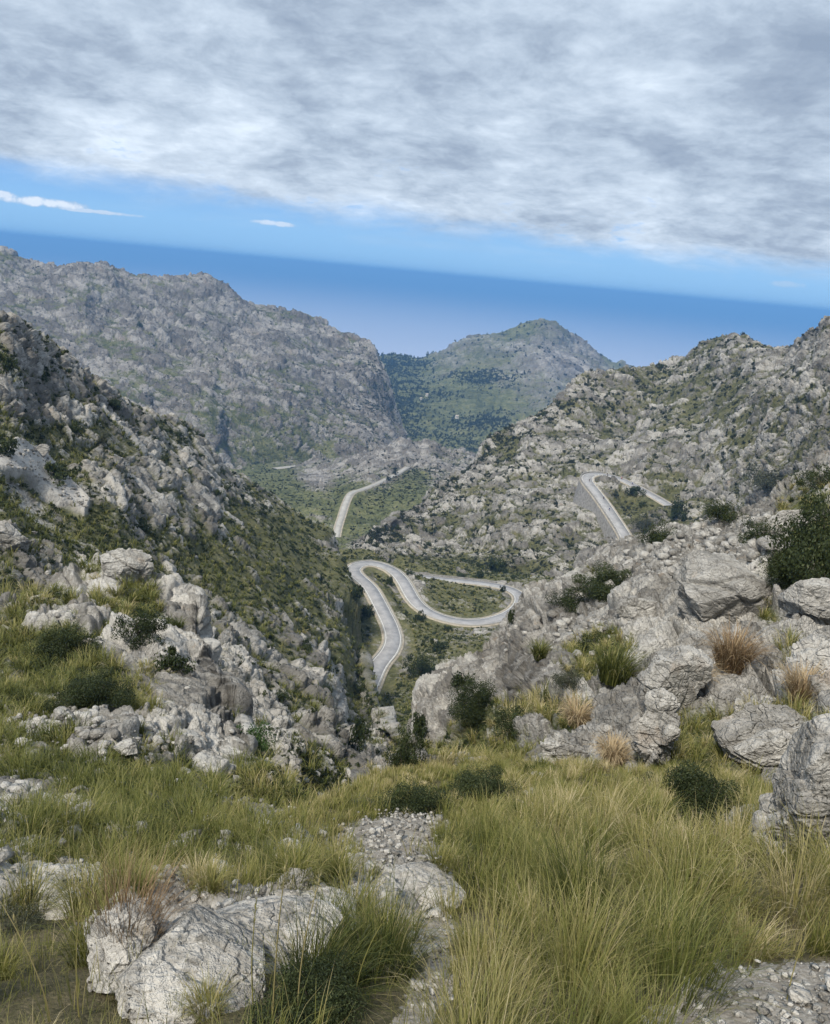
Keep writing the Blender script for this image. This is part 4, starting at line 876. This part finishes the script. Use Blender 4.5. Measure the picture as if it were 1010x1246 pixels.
# near slopes
def slope_grass(key, n, mind, lo, hi, nb, seed, label, extra=0.0):
    L_ = [x for x in LAYERS if x['key'] == key][0]
    nv, nu = L_['shape']; f = L_['p'].reshape(nv, nu, 3); ar = np.zeros((nv, nu)); ar[:-1, :-1] = np.linalg.norm(np.cross(f[:-1, 1:]-f[:-1, :-1], f[1:, :-1]-f[:-1, :-1]), axis=2); ar[0] = 0
    wt = ar.ravel()*sst(L_['veg'], .38, .62)*L_['vis']*(L_['scree'] < .5)*(L_['rw'] < .02)/np.clip(L_['dep'], 5, 60)
    i = pick(n, wt, seed, mind if np.isscalar(mind) else mind(L_['dep']), L_); pp = L_['p'][i]; dd = L_['dep'][i]; r = np.random.default_rng(seed)
    sz = r.uniform(lo, hi, len(i))*np.clip((dd/12)**0.35, .8, 1.8); tm = tintmap(pp, L_['px'][i], L_['py'][i])+extra+r.normal(size=len(i))*.09
    o = tuft_obj('grass', [tufts(pp, sz, nb, 0.00105*dd, seed, tm, 0.9, 2.0, 0.5, segs=4)], MAT['grass'], kind='stuff'); o['label'] = label; o['category'] = 'grass'
    print(key, len(i))
slope_grass('ln', 2200, lambda d: 0.017*d+.05, .22, .46, 110, 21, 'green tussock grass on the near left slope', -.10)
slope_grass('rn', 1700, lambda d: 0.018*d+.05, .20, .44, 90, 22, 'tawny tussock grass in the clefts of the near right rocks', .03)
slope_grass('lm', 5000, lambda d: 0.010*d, .35, .8, 22, 23, 'short green grass on the left slope above the road', -.08)
slope_grass('valley', 3500, lambda d: 0.008*d, .35, .7, 18, 24, 'short green grass around the road bends', -.08)
# ------------------------------------------------------------------ tussocks one can tell apart
def tussock(px, py, length, nb, label, mat='dry', tint=.5, spread=.5, droop=1.3, erect=.55, w=0.0012, cat='grass tussock'):
    pos, dep, _ = at(px, py); p = np.zeros((1, 3))
    v, q, tr, t_ = tufts(p, np.array([length]), nb, np.array([max(w*dep, .003)]), int(px), np.array([tint]), spread, droop, erect, segs=5, tvar=.2)
    o = link('grass_tussock', mesh_np('tussock', v, quads=q, tris=tr, attrs={'tint': t_}, mat=MAT[mat])); o.location = pos; return tag(o, label, cat)
tussock(887, 812, .85, 900, 'orange brown dry tussock on the face of the right rocks', tint=.48, spread=.55)
tussock(158, 1152, .36, 520, 'tawny dry tussock beside the white boulder in front', tint=.25, spread=.5, droop=.9, erect=.8)
tussock(970, 850, .65, 600, 'straw tussock hanging over the pale rock near the right edge', tint=.75)
tussock(1003, 985, .5, 380, 'brown dry tussock on the boulder at the right edge', tint=.45)
tussock(745, 925, .5, 700, 'straw coloured drooping tussock left of the stacked rock', tint=.9, droop=1.9)
tussock(838, 830, .7, 500, 'straw tussock between the two grey boulders', tint=.85, droop=1.6)
tussock(700, 880, .6, 600, 'bleached tussock above the small layered rock', tint=.8, droop=1.7)
tussock(455, 1185, .38, 520, 'dark green tall tussock at the end of the white rock', mat='grass', tint=.12, spread=.7, droop=1.0)
tussock(390, 1215, .34, 520, 'dark green arching tussock in front of the white rock', mat='grass', tint=.14, spread=.7, droop=1.2)
tussock(705, 1130, .55, 700, 'tall green tussock in the middle of the grass bank', mat='grass', tint=.25, spread=.5, droop=.9, erect=.8)
tussock(655, 800, .8, 500, 'green rush tussock on the ledge of the left buttress', mat='grass', tint=.3, spread=.5)
tussock(745, 825, .9, 700, 'rounded green tussock under the grey boulder', mat='grass', tint=.32, spread=.6)
# seed stalks
def stalk(px, py, h, lean, label, az=0.0, tint=.85):
    pos, dep, _ = at(px, py); r = random.Random(px); bm = bmesh.new(); prev = None; n = 9; lay = []
    for s in range(n+1):
        u = s/n; c = Vector((lean*h*u*u, 0.03*h*math.sin(u*3), h*u*(1-.1*u*lean))); w_ = 0.0028*(1-.55*u)
        ring = [bm.verts.new(c+Vector((math.cos(k*1.57), math.sin(k*1.57), 0))*w_) for k in range(4)]
        if prev:
            for k in range(4): bm.faces.new((prev[k], prev[(k+1) % 4], ring[(k+1) % 4], ring[k]))
        prev = ring
        if u > .72:
            for _ in range(9):
                d = Vector((r.uniform(-1, 1), r.uniform(-1, 1), 1.6)).normalized(); b = c+Vector((0, 0, r.uniform(0, h/n))); l = .022
                sd2 = Vector((d.y, -d.x, 0))*.004; vs = [bm.verts.new(b), bm.verts.new(b+d*l*.5+sd2), bm.verts.new(b+d*l), bm.verts.new(b+d*l*.5-sd2)]; bm.faces.new(vs)
    me = bpy.data.meshes.new('grass_stalk'); bm.to_mesh(me); bm.free()
    a = me.attributes.new('tint', 'FLOAT', 'POINT'); a.data.foreach_set('value', np.full(len(me.vertices), tint, np.float32)); me.materials.append(MAT['grass'])
    o = link('grass_stalk', me); o.location = pos; o.rotation_euler = (0, 0, az); tag(o, label, 'grass stalk')
stalk(332, 1240, .62, .03, 'tall straw coloured stalk in front of the white rock', .3, .9)
stalk(310, 1235, .45, .05, 'shorter green stalk left of the tall straw stalk', 2., .6)
stalk(362, 1235, .50, .08, 'thin leaning stalk right of the tall straw stalk', .4, .8)
stalk(430, 1225, .42, .25, 'bent green stalk over the dark tussock', .2, .55)
stalk(95, 1235, .50, .06, 'pale green stalk at the lower left', 1.0, .7)
stalk(60, 1240, .48, .35, 'leaning pale stalk at the lower left', 3.0, .85)
stalk(716, 985, .75, .10, 'lone pale spike standing above the grass bank', .2, .95)
stalk(862, 1190, .45, .05, 'stalk rising from the grass above the right gravel', .3, .7)
stalk(640, 1235, .40, .1, 'stalk at the bottom edge of the grass bank', 2.3, .8)
stalk(955, 1215, .42, .15, 'stalk leaning over the right gravel', .3, .85)
print('grass done', time.time()-T0)
# ------------------------------------------------------------------ boulders
def boulder(px, py, w_, d_, h_, label, seed, mat='rn', sub=6, L=.45, amp=.22, sink=.3, rot=0, name='boulder', tilt=0):
    """w, d, h in metres; foot at the ground seen at (px, py)"""
    pos, dep, _ = at(px, py); bm = bmesh.new(); bmesh.ops.create_icosphere(bm, subdivisions=sub, radius=1.0)
    me = bpy.data.meshes.new('boulder'); bm.to_mesh(me); bm.free()
    v = np.empty(len(me.vertices)*3, np.float32); me.vertices.foreach_get('co', v); v = v.reshape(-1, 3).astype(float)
    n = v.copy(); v = np.sign(v)*np.abs(v)**0.85; rr_ = np.random.default_rng(seed+900)
    for _ in range(16):
        f_ = rr_.normal(size=3); f_ /= np.linalg.norm(f_); dd_ = np.maximum(0, v@f_-rr_.uniform(.58, .9)); v = v-f_*(dd_*.93)[:, None]
    v *= np.array([w_/2, d_/2, h_/2])*1.15; M_ = min(w_, d_, h_)
    dsp, tone = rock(v+seed*17.3, M_*L*2.6, 4, .38, amp, seed, 1.5, .5, .07, .7); v = v+n*(dsp*0.7)[:, None]
    e = np.array(Euler((0, tilt, rot)).to_matrix()); v = v@e.T
    me.vertices.foreach_set('co', v.astype(np.float32).ravel()); me.update()
    for k, a in (('tone', tone*.6+.15), ('veg', np.full(len(v), -.3)), ('scree', np.zeros(len(v)))):
        at_ = me.attributes.new(k, 'FLOAT', 'POINT'); at_.data.foreach_set('value', a.astype(np.float32))
    me.materials.append(MAT[mat]); o = link(name, me); o.location = pos+np.array([0, 0, h_*(.5-sink)]); return tag(o, label, 'rock' if name == 'rock' else 'boulder')
boulder(243, 1185, .58, .52, .18, 'white fractured boulder in front beside the tawny tussock', 1, 'ln', 7, sink=.42, amp=.12)
boulder(150, 1172, .30, .35, .26, 'white rock left of the tawny tussock', 2, 'ln', 6, sink=.35, amp=.15)
boulder(455, 1105, .40, .35, .16, 'flat pale rock at the right end of the white rock bank', 3, 'ln', 6, sink=.4)
boulder(335, 1135, .50, .38, .15, 'flat white slab next to the fractured boulder in front', 31, 'ln', 6, sink=.4, amp=.12)
boulder(400, 1108, .34, .28, .11, 'low white slab in the middle of the white rock bank', 32, 'ln', 6, sink=.4, amp=.12)
boulder(515, 1080, .42, .3, .12, 'low pale slab where the rock bank meets the grass bank', 33, 'ln', 6, sink=.4, amp=.12)
boulder(1000, 1035, .75, .8, 1.15, 'tall grey boulder cut by the right edge of the grass bank', 4, 'ln', 7, sink=.28, amp=.14, rot=.5)
boulder(788, 930, .62, .6, 1.15, 'upright stacked rock standing in the grass', 5, 'rn', 7, sink=.08, amp=.26)
boulder(690, 925, .85, .6, .55, 'small layered rock half sunk in tawny grass', 6, 'rn', 6, sink=.3)
boulder(868, 735, 3.0, 2.6, 2.7, 'domed grey boulder on the right slope', 7, 'rn', 7, sink=.42, amp=.10, L=.8)
boulder(812, 838, 1.2, 1.0, 1.25, 'smooth leaning grey boulder above the green tussock', 8, 'rn', 7, sink=.35, amp=.10, tilt=.4)
boulder(925, 905, 1.2, .9, .9, 'pale rounded rock in the grass near the right edge', 9, 'rn', 6, sink=.45, amp=.15)
boulder(780, 745, 1.5, 1.1, .9, 'cracked tan boulder left of the domed boulder', 10, 'rn', 6, sink=.4, amp=.15)
boulder(958, 645, 3.4, 1.0, 1.4, 'long pale leaning rock under the bushes at the right', 11, 'rn', 6, sink=.2, amp=.12, tilt=-.45)
boulder(10, 665, 3.6, 3.0, 3.4, 'big white boulder at the left edge of the left slope', 12, 'lm', 6, sink=.25, amp=.12)
boulder(54, 552, 2.0, 1.8, 2.0, 'round white boulder at the top of the gravel chute', 13, 'lm', 6, sink=.25, amp=.1)
boulder(150, 702, 2.0, 1.3, 1.6, 'blocky white boulder on the crest of the near left slope', 14, 'rn', 6, sink=.25, amp=.2)
boulder(985, 735, 1.5, 1.4, 1.1, 'pale boulder below the bush clump at the right edge', 15, 'rn', 6, sink=.45, amp=.12)
boulder(1003, 700, 1.1, 1.0, .8, 'shaded grey boulder beneath the bushes at the right edge', 16, 'rn', 6, sink=.45, amp=.12)
boulder(700, 715, 2.2, 1.6, 1.4, 'rounded rock beside the widest dark shrub', 17, 'rn', 6, sink=.3, amp=.1)
for j, (x, y, s_, lb) in enumerate(((101,990,.26,'small white rock at the end of the left gravel path'),(92,992,.18,'low white stone left of the small white rock'),(136,992,.12,'small white stone alone in the grass right of the left path'),(141,1014,.16,'white stone half hidden in the grass below the left path'),(62,985,.13,'white stone at the lower rim of the left gravel path'),(25,905,.2,'white stone in the grass at the far left'),(430,1052,.16,'pale stone at the near edge of the upper gravel'),(345,1040,.22,'flat pale rock in the grass left of the upper gravel'),(75,872,.3,'white rock in the stony band of the near left slope'),(155,915,.3,'grey rock in the lower stony band of the near left slope'),(362,1075,.14,'pale stone on the rim of the white rock bank'),(470,1083,.13,'pale stone at the right rim of the white rock bank'))):
    boulder(x, y, s_*1.3, s_, s_*.75, lb, 40+j, 'ln', 4, sink=.25, amp=.2, name='rock', rot=j)
# ------------------------------------------------------------------ loose gravel
bm = bmesh.new(); bmesh.ops.create_icosphere(bm, subdivisions=1, radius=1.0); bm.verts.ensure_lookup_table()
iv = np.array([v.co[:] for v in bm.verts]); itr = np.array([[v.index for v in f.verts] for f in bm.faces]); bm.free()
def gravel(name, L_, wt, n, lo, hi, seed, mat, label, pw=3.0):
    r = np.random.default_rng(seed); wt = np.clip(wt, 0, None); i = r.choice(len(wt), n, replace=True, p=wt/wt.sum()); N = n
    base = L_['p'][i]+r.normal(size=(N, 3))*np.array([.03, .03, 0])*np.clip(L_['dep'][i]/4, .5, 3)[:, None]
    s = (lo+(hi-lo)*r.random(N)**pw)[:, None, None]
    v = iv[None]*(1+r.uniform(-.28, .28, (N, len(iv), 1))); v = np.sign(v)*np.abs(v)**.8*r.uniform(.6, 1.2, (N, 1, 3))*np.array([1.1, 1, .7])
    a = r.uniform(0, 6.28, N); b_ = r.normal(size=N)*.5; ca, sa, cb, sb = np.cos(a)[:, None], np.sin(a)[:, None], np.cos(b_)[:, None], np.sin(b_)[:, None]
    x, y, z = v[..., 0], v[..., 1]*cb-v[..., 2]*sb, v[..., 1]*sb+v[..., 2]*cb
    v = np.stack([x*ca-y*sa, x*sa+y*ca, z], -1)*s+base[:, None]; v[..., 2] += s[..., 0]*.25
    tr = (itr[None]+(np.arange(N)*len(iv))[:, None, None]).reshape(-1, 3); tone = np.repeat(r.uniform(-.6, .8, N), len(iv))
    me = mesh_np(name, v.reshape(-1, 3), tris=tr, attrs={'tone': tone, 'veg': np.full(len(tone), -.6), 'scree': 0*tone}, mat=MAT[mat]); o = link(name, me, kind='stuff'); o['label'] = label; o['category'] = 'gravel'
gw = fa*sst(gm, .1, 1.0)*np.clip(.55+1.3*fbm(fgL['p']/.35, 3, 303), .12, 1)*(fgL['dep'] < 14)*(1-.6*rckz)
gravel('gravel', fgL, gw, 15000, .0025, .026, 1, 'ln', 'loose pale limestone gravel of the footpath', 4.0)
gravel('gravel', fgL, gw, 120, .025, .06, 2, 'ln', 'larger loose stones strewn over the footpath gravel', 2.0)
lnL = [x for x in LAYERS if x['key'] == 'ln'][0]; rnL = [x for x in LAYERS if x['key'] == 'rn'][0]; lmL = [x for x in LAYERS if x['key'] == 'lm'][0]
gravel('gravel', lnL, lnL['vis']*(0.02+sst(lnL['scree'], .3, .8)+blobs(lnL['px'], lnL['py'], [(60,880,60,12,.6),(150,910,60,14,.4)])), 1600, .02, .12, 3, 'ln', 'stones of the left path and stony bands', 4.0)
gravel('gravel', rnL, rnL['vis']*blobs(rnL['px'], rnL['py'], [(860,650,60,20,1),(920,670,40,16,1),(700,760,40,20,.6),(800,680,40,14,.5)]), 900, .05, .36, 4, 'rn', 'broken stones lying on the near right slope', 3.0)
gravel('gravel', lmL, lmL['vis']*(0.03+sst(lmL['scree'], .3, .8)*1.5)*(lmL['dep'] < 220), 900, .06, .35, 5, 'lm', 'loose stones on the left slope and its gravel chute', 3.5)
# ------------------------------------------------------------------ small built things
def box(bm, c, s, rz=0.0, taper=1.0):
    vs = []; cz, sz_ = math.cos(rz), math.sin(rz)
    for z in (-1, 1):
        k = taper if z > 0 else 1
        for (a, b) in ((-1, -1), (1, -1), (1, 1), (-1, 1)):
            x, y = a*s[0]/2*k, b*s[1]/2*k; vs.append(bm.verts.new((c[0]+x*cz-y*sz_, c[1]+x*sz_+y*cz, c[2]+z*s[2]/2)))
    for f in ((3, 2, 1, 0), (4, 5, 6, 7), (0, 1, 5, 4), (1, 2, 6, 5), (2, 3, 7, 6), (3, 0, 4, 7)): bm.faces.new([vs[i] for i in f])
def bmo(name, bm, mat, parent=None, **props):
    me = bpy.data.meshes.new(name); bmesh.ops.recalc_face_normals(bm, faces=bm.faces); bm.to_mesh(me); bm.free(); me.materials.append(MAT[mat]); return link(name, me, parent, **props)
# retaining wall under the hairpin
C = ROADS['C']; cc, cn = C['c'], C['n']; sidx = int(len(cc)*0.36); cpx = proj(cc)[0]
sgn = -1 if proj((cc[sidx]-cn[sidx]*4)[None])[0][0] < proj((cc[sidx]+cn[sidx]*4)[None])[0][0] else 1
apex = int(np.argmin(cpx))
def wall(name, c, n, off, th, top, hts, mat, label):
    bm = bmesh.new(); prev = None
    for i in range(len(c)):
        a = c[i]+n[i]*off; b = c[i]+n[i]*(off+th); lo = hts[i]; bat = n[i]*(abs(lo)*0.14)*np.sign(th)
        ring = [bm.verts.new(a+[0, 0, top]), bm.verts.new(b+[0, 0, top]), bm.verts.new(b+bat+[0, 0, -lo]), bm.verts.new(a+[0, 0, -lo])]
        if prev:
            for k in range(4): bm.faces.new((prev[k], prev[(k+1) % 4], ring[(k+1) % 4], ring[k]))
        else: bm.faces.new(ring)
        prev = ring
    bm.faces.new(prev[::-1]); o = bmo(name, bm, mat); return tag(o, label, 'wall')
i0, i1 = 0, min(len(cc), apex+9); seg = cc[i0:i1]; u = np.linspace(0, 1, len(seg))
hts = WALLH(u)+4.0; wall('retaining_wall', seg, cn[i0:i1], sgn*3.25, sgn*.7, .55, hts, 'masonry', 'high stone retaining wall carrying the hairpin bend on the right hill')
Bc = ROADS['B']; k = int(len(Bc['c'])*.52); sB = 1 if proj((Bc['c'][-8]+Bc['n'][-8]*4)[None])[1][0] > proj((Bc['c'][-8]-Bc['n'][-8]*4)[None])[1][0] else -1
wall('retaining_wall', Bc['c'][k:], Bc['n'][k:], sB*3.15, sB*.6, .4, np.full(len(Bc['c'])-k, 6.0), 'masonry', 'low stone wall under the far end of the valley road')
# low parapets along the outside of the near bends
A = ROADS['A']
def parapet(Rd, a, b, s, label, h=.5, mat='farasphalt', th=.25):
    c, n = Rd['c'][a:b], Rd['n'][a:b]; wall('parapet', c, n, s*(Rd['w']/2+.05), s*th, h, np.full(len(c), .8), mat, label)
nA = len(A['c']); kf = int(nA*.88); SGF = 1 if proj((A['c'][kf]+A['n'][kf]*4)[None])[1][0] < proj((A['c'][kf]-A['n'][kf]*4)[None])[1][0] else -1; parapet(A, int(nA*.02), int(nA*.26), -1, 'low pale kerb wall on the left side of the lower road', .25); parapet(A, int(nA*.02), int(nA*.24), 1, 'low pale kerb wall on the right side of the lower road', .25)
parapet(A, int(nA*.36), int(nA*.62), -1, 'low pale kerb wall on the far side of the middle curve', .3) ; parapet(A, int(nA*.40), int(nA*.66), 1, 'low pale kerb wall on the near side of the middle curve', .3)
parapet(A, int(nA*.80), int(nA*.97), SGF, 'dark stone parapet along the upper road arm', .8, 'masonry', .4)
# guard rail on the lowest road
E = ROADS['E']; er = bpy.data.objects.new('guard_rail', None); SC.collection.objects.link(er); er.location = E['c'][0]; tag(er, 'pale guard rail beside the lowest bit of road in the gully', 'guard rail')
base = E['c'][0]; s_ = 1 if proj((E['c'][5]+E['n'][5]*2)[None])[1][0] < proj((E['c'][5]-E['n'][5]*2)[None])[1][0] else -1
for off, nm in ((s_*2.1, 'rail'), ):
    bm = bmesh.new()
    for i in range(len(E['c'])-1):
        a = E['c'][i]+E['n'][i]*off-base; b = E['c'][i+1]+E['n'][i+1]*off-base; mid = (a+b)/2; box(bm, (mid[0], mid[1], (a[2]+b[2])/2+.65), (np.linalg.norm((b-a)[:2])+.05, .10, .34), math.atan2(b[1]-a[1], b[0]-a[0]))
    bmo('rail', bm, 'steel', er)
for i in range(0, len(E['c']), 2):
    bm = bmesh.new(); a = E['c'][i]+E['n'][i]*(off+s_*.15)-base; box(bm, (a[0], a[1], a[2]+.2), (.16, .16, 1.1)); bmo('post', bm, 'steel', er)
# white marker stones inside the hairpin
inner = cc-cn*sgn*3.6; prox = np.cumsum(np.r_[0, np.linalg.norm(np.diff(cc, axis=0), axis=1)]); st_i = [i for i in range(apex-7, apex+11) if (i % 2 == 0)]
first = None
for i in st_i:
    if not 0 <= i < len(cc): continue
    if first is None:
        bm = bmesh.new(); box(bm, (0, 0, .30), (.42, .42, 1.0), 0, .75); box(bm, (0, 0, .85), (.28, .28, .10), 0, .6); first = bmo('marker_stone', bm, 'line'); o = first
    else: o = first.copy(); SC.collection.objects.link(o)
    o.location = inner[i]; o.rotation_euler = (0, 0, math.atan2(cn[i][1], cn[i][0])); tag(o, 'white marker stone on the inner edge of the hairpin bend', 'marker stone', 'white marker stones inside the hairpin bend')
# cyclists on the hairpin
for nm_, c1 in (('jersey_dark', (.03, .03, .035)), ('jersey_blue', (.03, .06, .16)), ('jersey_red', (.25, .03, .03)), ('skin', (.45, .28, .19)), ('helmet', (.7, .7, .7)), ('rubber', (.02, .02, .02))): MAT[nm_] = plain(nm_, c1, tuple(x*1.15 for x in c1), 5, .6, 0.05)
def skin_mesh(name, pts, edges, radii, mat):
    me = bpy.data.meshes.new(name); me.from_pydata(pts, edges, []); o = bpy.data.objects.new(name, me); SC.collection.objects.link(o)
    md = o.modifiers.new('skin', 'SKIN'); sv = me.skin_vertices[0].data if me.skin_vertices else None
    if sv is None: bpy.context.view_layer.objects.active = o; sv = me.skin_vertices[0].data
    for i, r in enumerate(radii): sv[i].radius = (r, r)
    sv[0].use_root = True; o.modifiers.new('sub', 'SUBSURF').levels = 1
    dg = bpy.context.evaluated_depsgraph_get(); me2 = bpy.data.meshes.new_from_object(o.evaluated_get(dg)); me2.materials.clear(); me2.materials.append(MAT[mat]); bpy.data.objects.remove(o); return me2
def ring(bm, cx, r, th, n=20):
    pr = None; fs = None
    for i in range(n+1):
        a = i/n*2*math.pi; rg_ = [(cx+math.cos(a)*(r+dr), w_, .34+math.sin(a)*(r+dr)) for dr, w_ in ((-th, -th), (th, -th), (th, th), (-th, th))]
        vs = [bm.verts.new(x) for x in rg_]
        if pr:
            for k in range(4): bm.faces.new((pr[k], pr[(k+1) % 4], vs[(k+1) % 4], vs[k]))
        pr = vs
def bar(bm, a, b, r):
    a, b = Vector(a), Vector(b); d = (b-a).normalized(); u_ = d.orthogonal().normalized(); v_ = d.cross(u_); r1 = []; r2 = []
    for k in range(6): o_ = (u_*math.cos(k*1.047)+v_*math.sin(k*1.047))*r; r1.append(bm.verts.new(a+o_)); r2.append(bm.verts.new(b+o_))
    for k in range(6): bm.faces.new((r1[k], r1[(k+1) % 6], r2[(k+1) % 6], r2[k]))
def bike_parts():
    P1 = []
    for cx in (-.5, .5): bm = bmesh.new(); ring(bm, cx, .33, .018); P1.append(('wheel', bm, 'rubber'))
    bm = bmesh.new()
    for a, b in (((-.5,0,.34),(-.12,0,.30)),((-.12,0,.30),(-.25,0,.92)),((-.5,0,.34),(-.22,0,.80)),((-.22,0,.80),(.33,0,.82)),((-.12,0,.30),(.36,0,.74)),((.5,0,.34),(.33,0,.92)),((.33,-.2,.95),(.33,.2,.95))): bar(bm, a, b, .02)
    P1.append(('frame', bm, 'jersey_red')); bm = bmesh.new(); box(bm, (-.27, 0, .94), (.26, .12, .05), 0, .8); P1.append(('saddle', bm, 'rubber'))
    return P1
BP = []
for nm_, bm, mt in bike_parts():
    me = bpy.data.meshes.new(nm_); bmesh.ops.recalc_face_normals(bm, faces=bm.faces); bm.to_mesh(me); bm.free(); me.materials.append(MAT[mt]); BP.append((nm_, me))
bp_pts = [(-.26,0,1.0),(-.12,0,1.2),(.05,0,1.42),(.12,0,1.52),(.19,0,1.64),(.06,.18,1.42),(.2,.2,1.2),(.34,.19,1.0),(.06,-.18,1.42),(.2,-.2,1.2),(.34,-.19,1.0),(-.24,.1,.96),(.08,.11,.72),(-.08,.11,.36),(.05,.12,.30),(-.24,-.1,.96),(.12,-.11,.86),(-.02,-.11,.48),(.1,-.12,.44)]
bp_ed = [(0,1),(1,2),(2,3),(3,4),(2,5),(5,6),(6,7),(2,8),(8,9),(9,10),(0,11),(11,12),(12,13),(13,14),(0,15),(15,16),(16,17),(17,18)]
bp_r = [.14,.15,.15,.06,.11,.06,.045,.035,.06,.045,.035,.09,.07,.05,.04,.09,.07,.05,.04]
BODY = {c: skin_mesh('person', bp_pts, bp_ed, bp_r, c) for c in ('jersey_dark', 'jersey_blue', 'jersey_red')}
bm = bmesh.new(); bmesh.ops.create_uvsphere(bm, u_segments=12, v_segments=8, radius=.13)
for v in bm.verts: v.co.x *= 1.25; v.co.z = max(v.co.z, -.02)*.9; v.co += Vector((.19, 0, 1.72))
hm = bpy.data.meshes.new('helmet'); bm.to_mesh(hm); bm.free(); hm.materials.append(MAT['helmet'])
riders = [(702,594,'jersey_dark','cyclist in dark clothing at the outer edge of the hairpin'),(727,612,'jersey_dark','cyclist in dark clothing half way down the lower arm of the hairpin'),(741,621,'jersey_blue','cyclist in blue riding down the lower arm of the hairpin'),(739,577,'jersey_dark','cyclist rounding the inside of the hairpin bend'),(757,583,'jersey_red','cyclist in red on the upper arm of the hairpin, nearest the bend'),(770,589,'jersey_blue','cyclist in blue in the middle of the upper arm of the hairpin'),(786,597,'jersey_dark','cyclist in dark clothing low on the upper arm of the hairpin')]
cpy = proj(cc)
for (x, y, j, lb) in riders:
    i = int(np.argmin(np.hypot(cpy[0]-x, cpy[1]-y))); i = min(max(i, 1), len(cc)-2); d = cc[i-1]-cc[i+1]; ps = cc[i]+cn[i]*sgn*random.uniform(-1.5, 1.2)
    b = bpy.data.objects.new('bicycle', None); SC.collection.objects.link(b); b.location = ps; b.rotation_euler = (0, 0, math.atan2(d[1], d[0])); tag(b, 'red bicycle under the '+lb.replace(' of the hairpin', '').replace(' half way', ''), 'bicycle', 'bicycles on the hairpin road')
    for nm_, me in BP: link(nm_, me, b)
    p_ = link('person', BODY[j]); p_.location = ps; p_.rotation_euler = b.rotation_euler; tag(p_, lb, 'person', 'cyclists on the hairpin road'); link('helmet', hm, p_)
# tiny white houses in the coastal valley
for nm_, c1, c2 in (('plaster', (.6, .57, .52), (.78, .75, .70)), ('rooftile', (.40, .34, .28), (.52, .45, .38)), ('woodwork', (.08, .07, .06), (.12, .1, .08))): MAT[nm_] = plain(nm_, c1, c2, .5)
for (x, y, wd, lb) in ((519, 479, 6, 'small white house by the pine wood under the coast peak'), (556, 508, 7, 'low white house on the green terrace of the coastal valley'), (512, 484, 5, 'tiny pale house just below the small white house')):
    pos, dep, _ = at(x, y); h_ = bpy.data.objects.new('house', None); SC.collection.objects.link(h_); h_.location = pos; h_.rotation_euler = (0, 0, .4); tag(h_, lb, 'house')
    bm = bmesh.new(); box(bm, (0, 0, 1), (wd, wd*.6, 7.9)); bmo('wall', bm, 'plaster', h_)
    bm = bmesh.new(); a, b = wd/2+.5, wd*.3+.5; v = [bm.verts.new(q) for q in ((-a,-b,5.02),(a,-b,5.02),(a,b,5.02),(-a,b,5.02),(-a,0,7),(a,0,7))]
    for f in ((0,1,5,4),(2,3,4,5),(0,4,3),(1,2,5),(3,2,1,0)): bm.faces.new([v[k_] for k_ in f])
    bmo('roof', bm, 'rooftile', h_)
    for k_ in (-.28, .28): bm = bmesh.new(); box(bm, (wd*k_, -wd*.3-.05, 3), (1.2, .2, 1.5)); bmo('window', bm, 'woodwork', h_)
    bm = bmesh.new(); box(bm, (0, -wd*.3-.05, 1.3), (1.2, .2, 2.4)); bmo('door', bm, 'woodwork', h_)
bm = bmesh.new(); vs = [bm.verts.new(q) for q in ((-.022,0,.004),(-.006,-.012,.010),(.016,-.009,.007),(.026,0,.016),(.014,.011,.008),(-.008,.012,.011))]; bm.faces.new(vs)
MAT['orange_leaf'] = plain('orange_leaf', (.55, .26, .06), (.68, .36, .10), 60, .6)
ps_, _, _ = at(510, 1083); lf_ = bmo('leaf', bm, 'orange_leaf'); lf_.location = ps_+np.array([0, 0, .03]); lf_.rotation_euler = (.5, .1, .4); tag(lf_, 'small orange leaf lying on the gravel at the end of the rock bank', 'leaf')
print('all done', time.time()-T0)
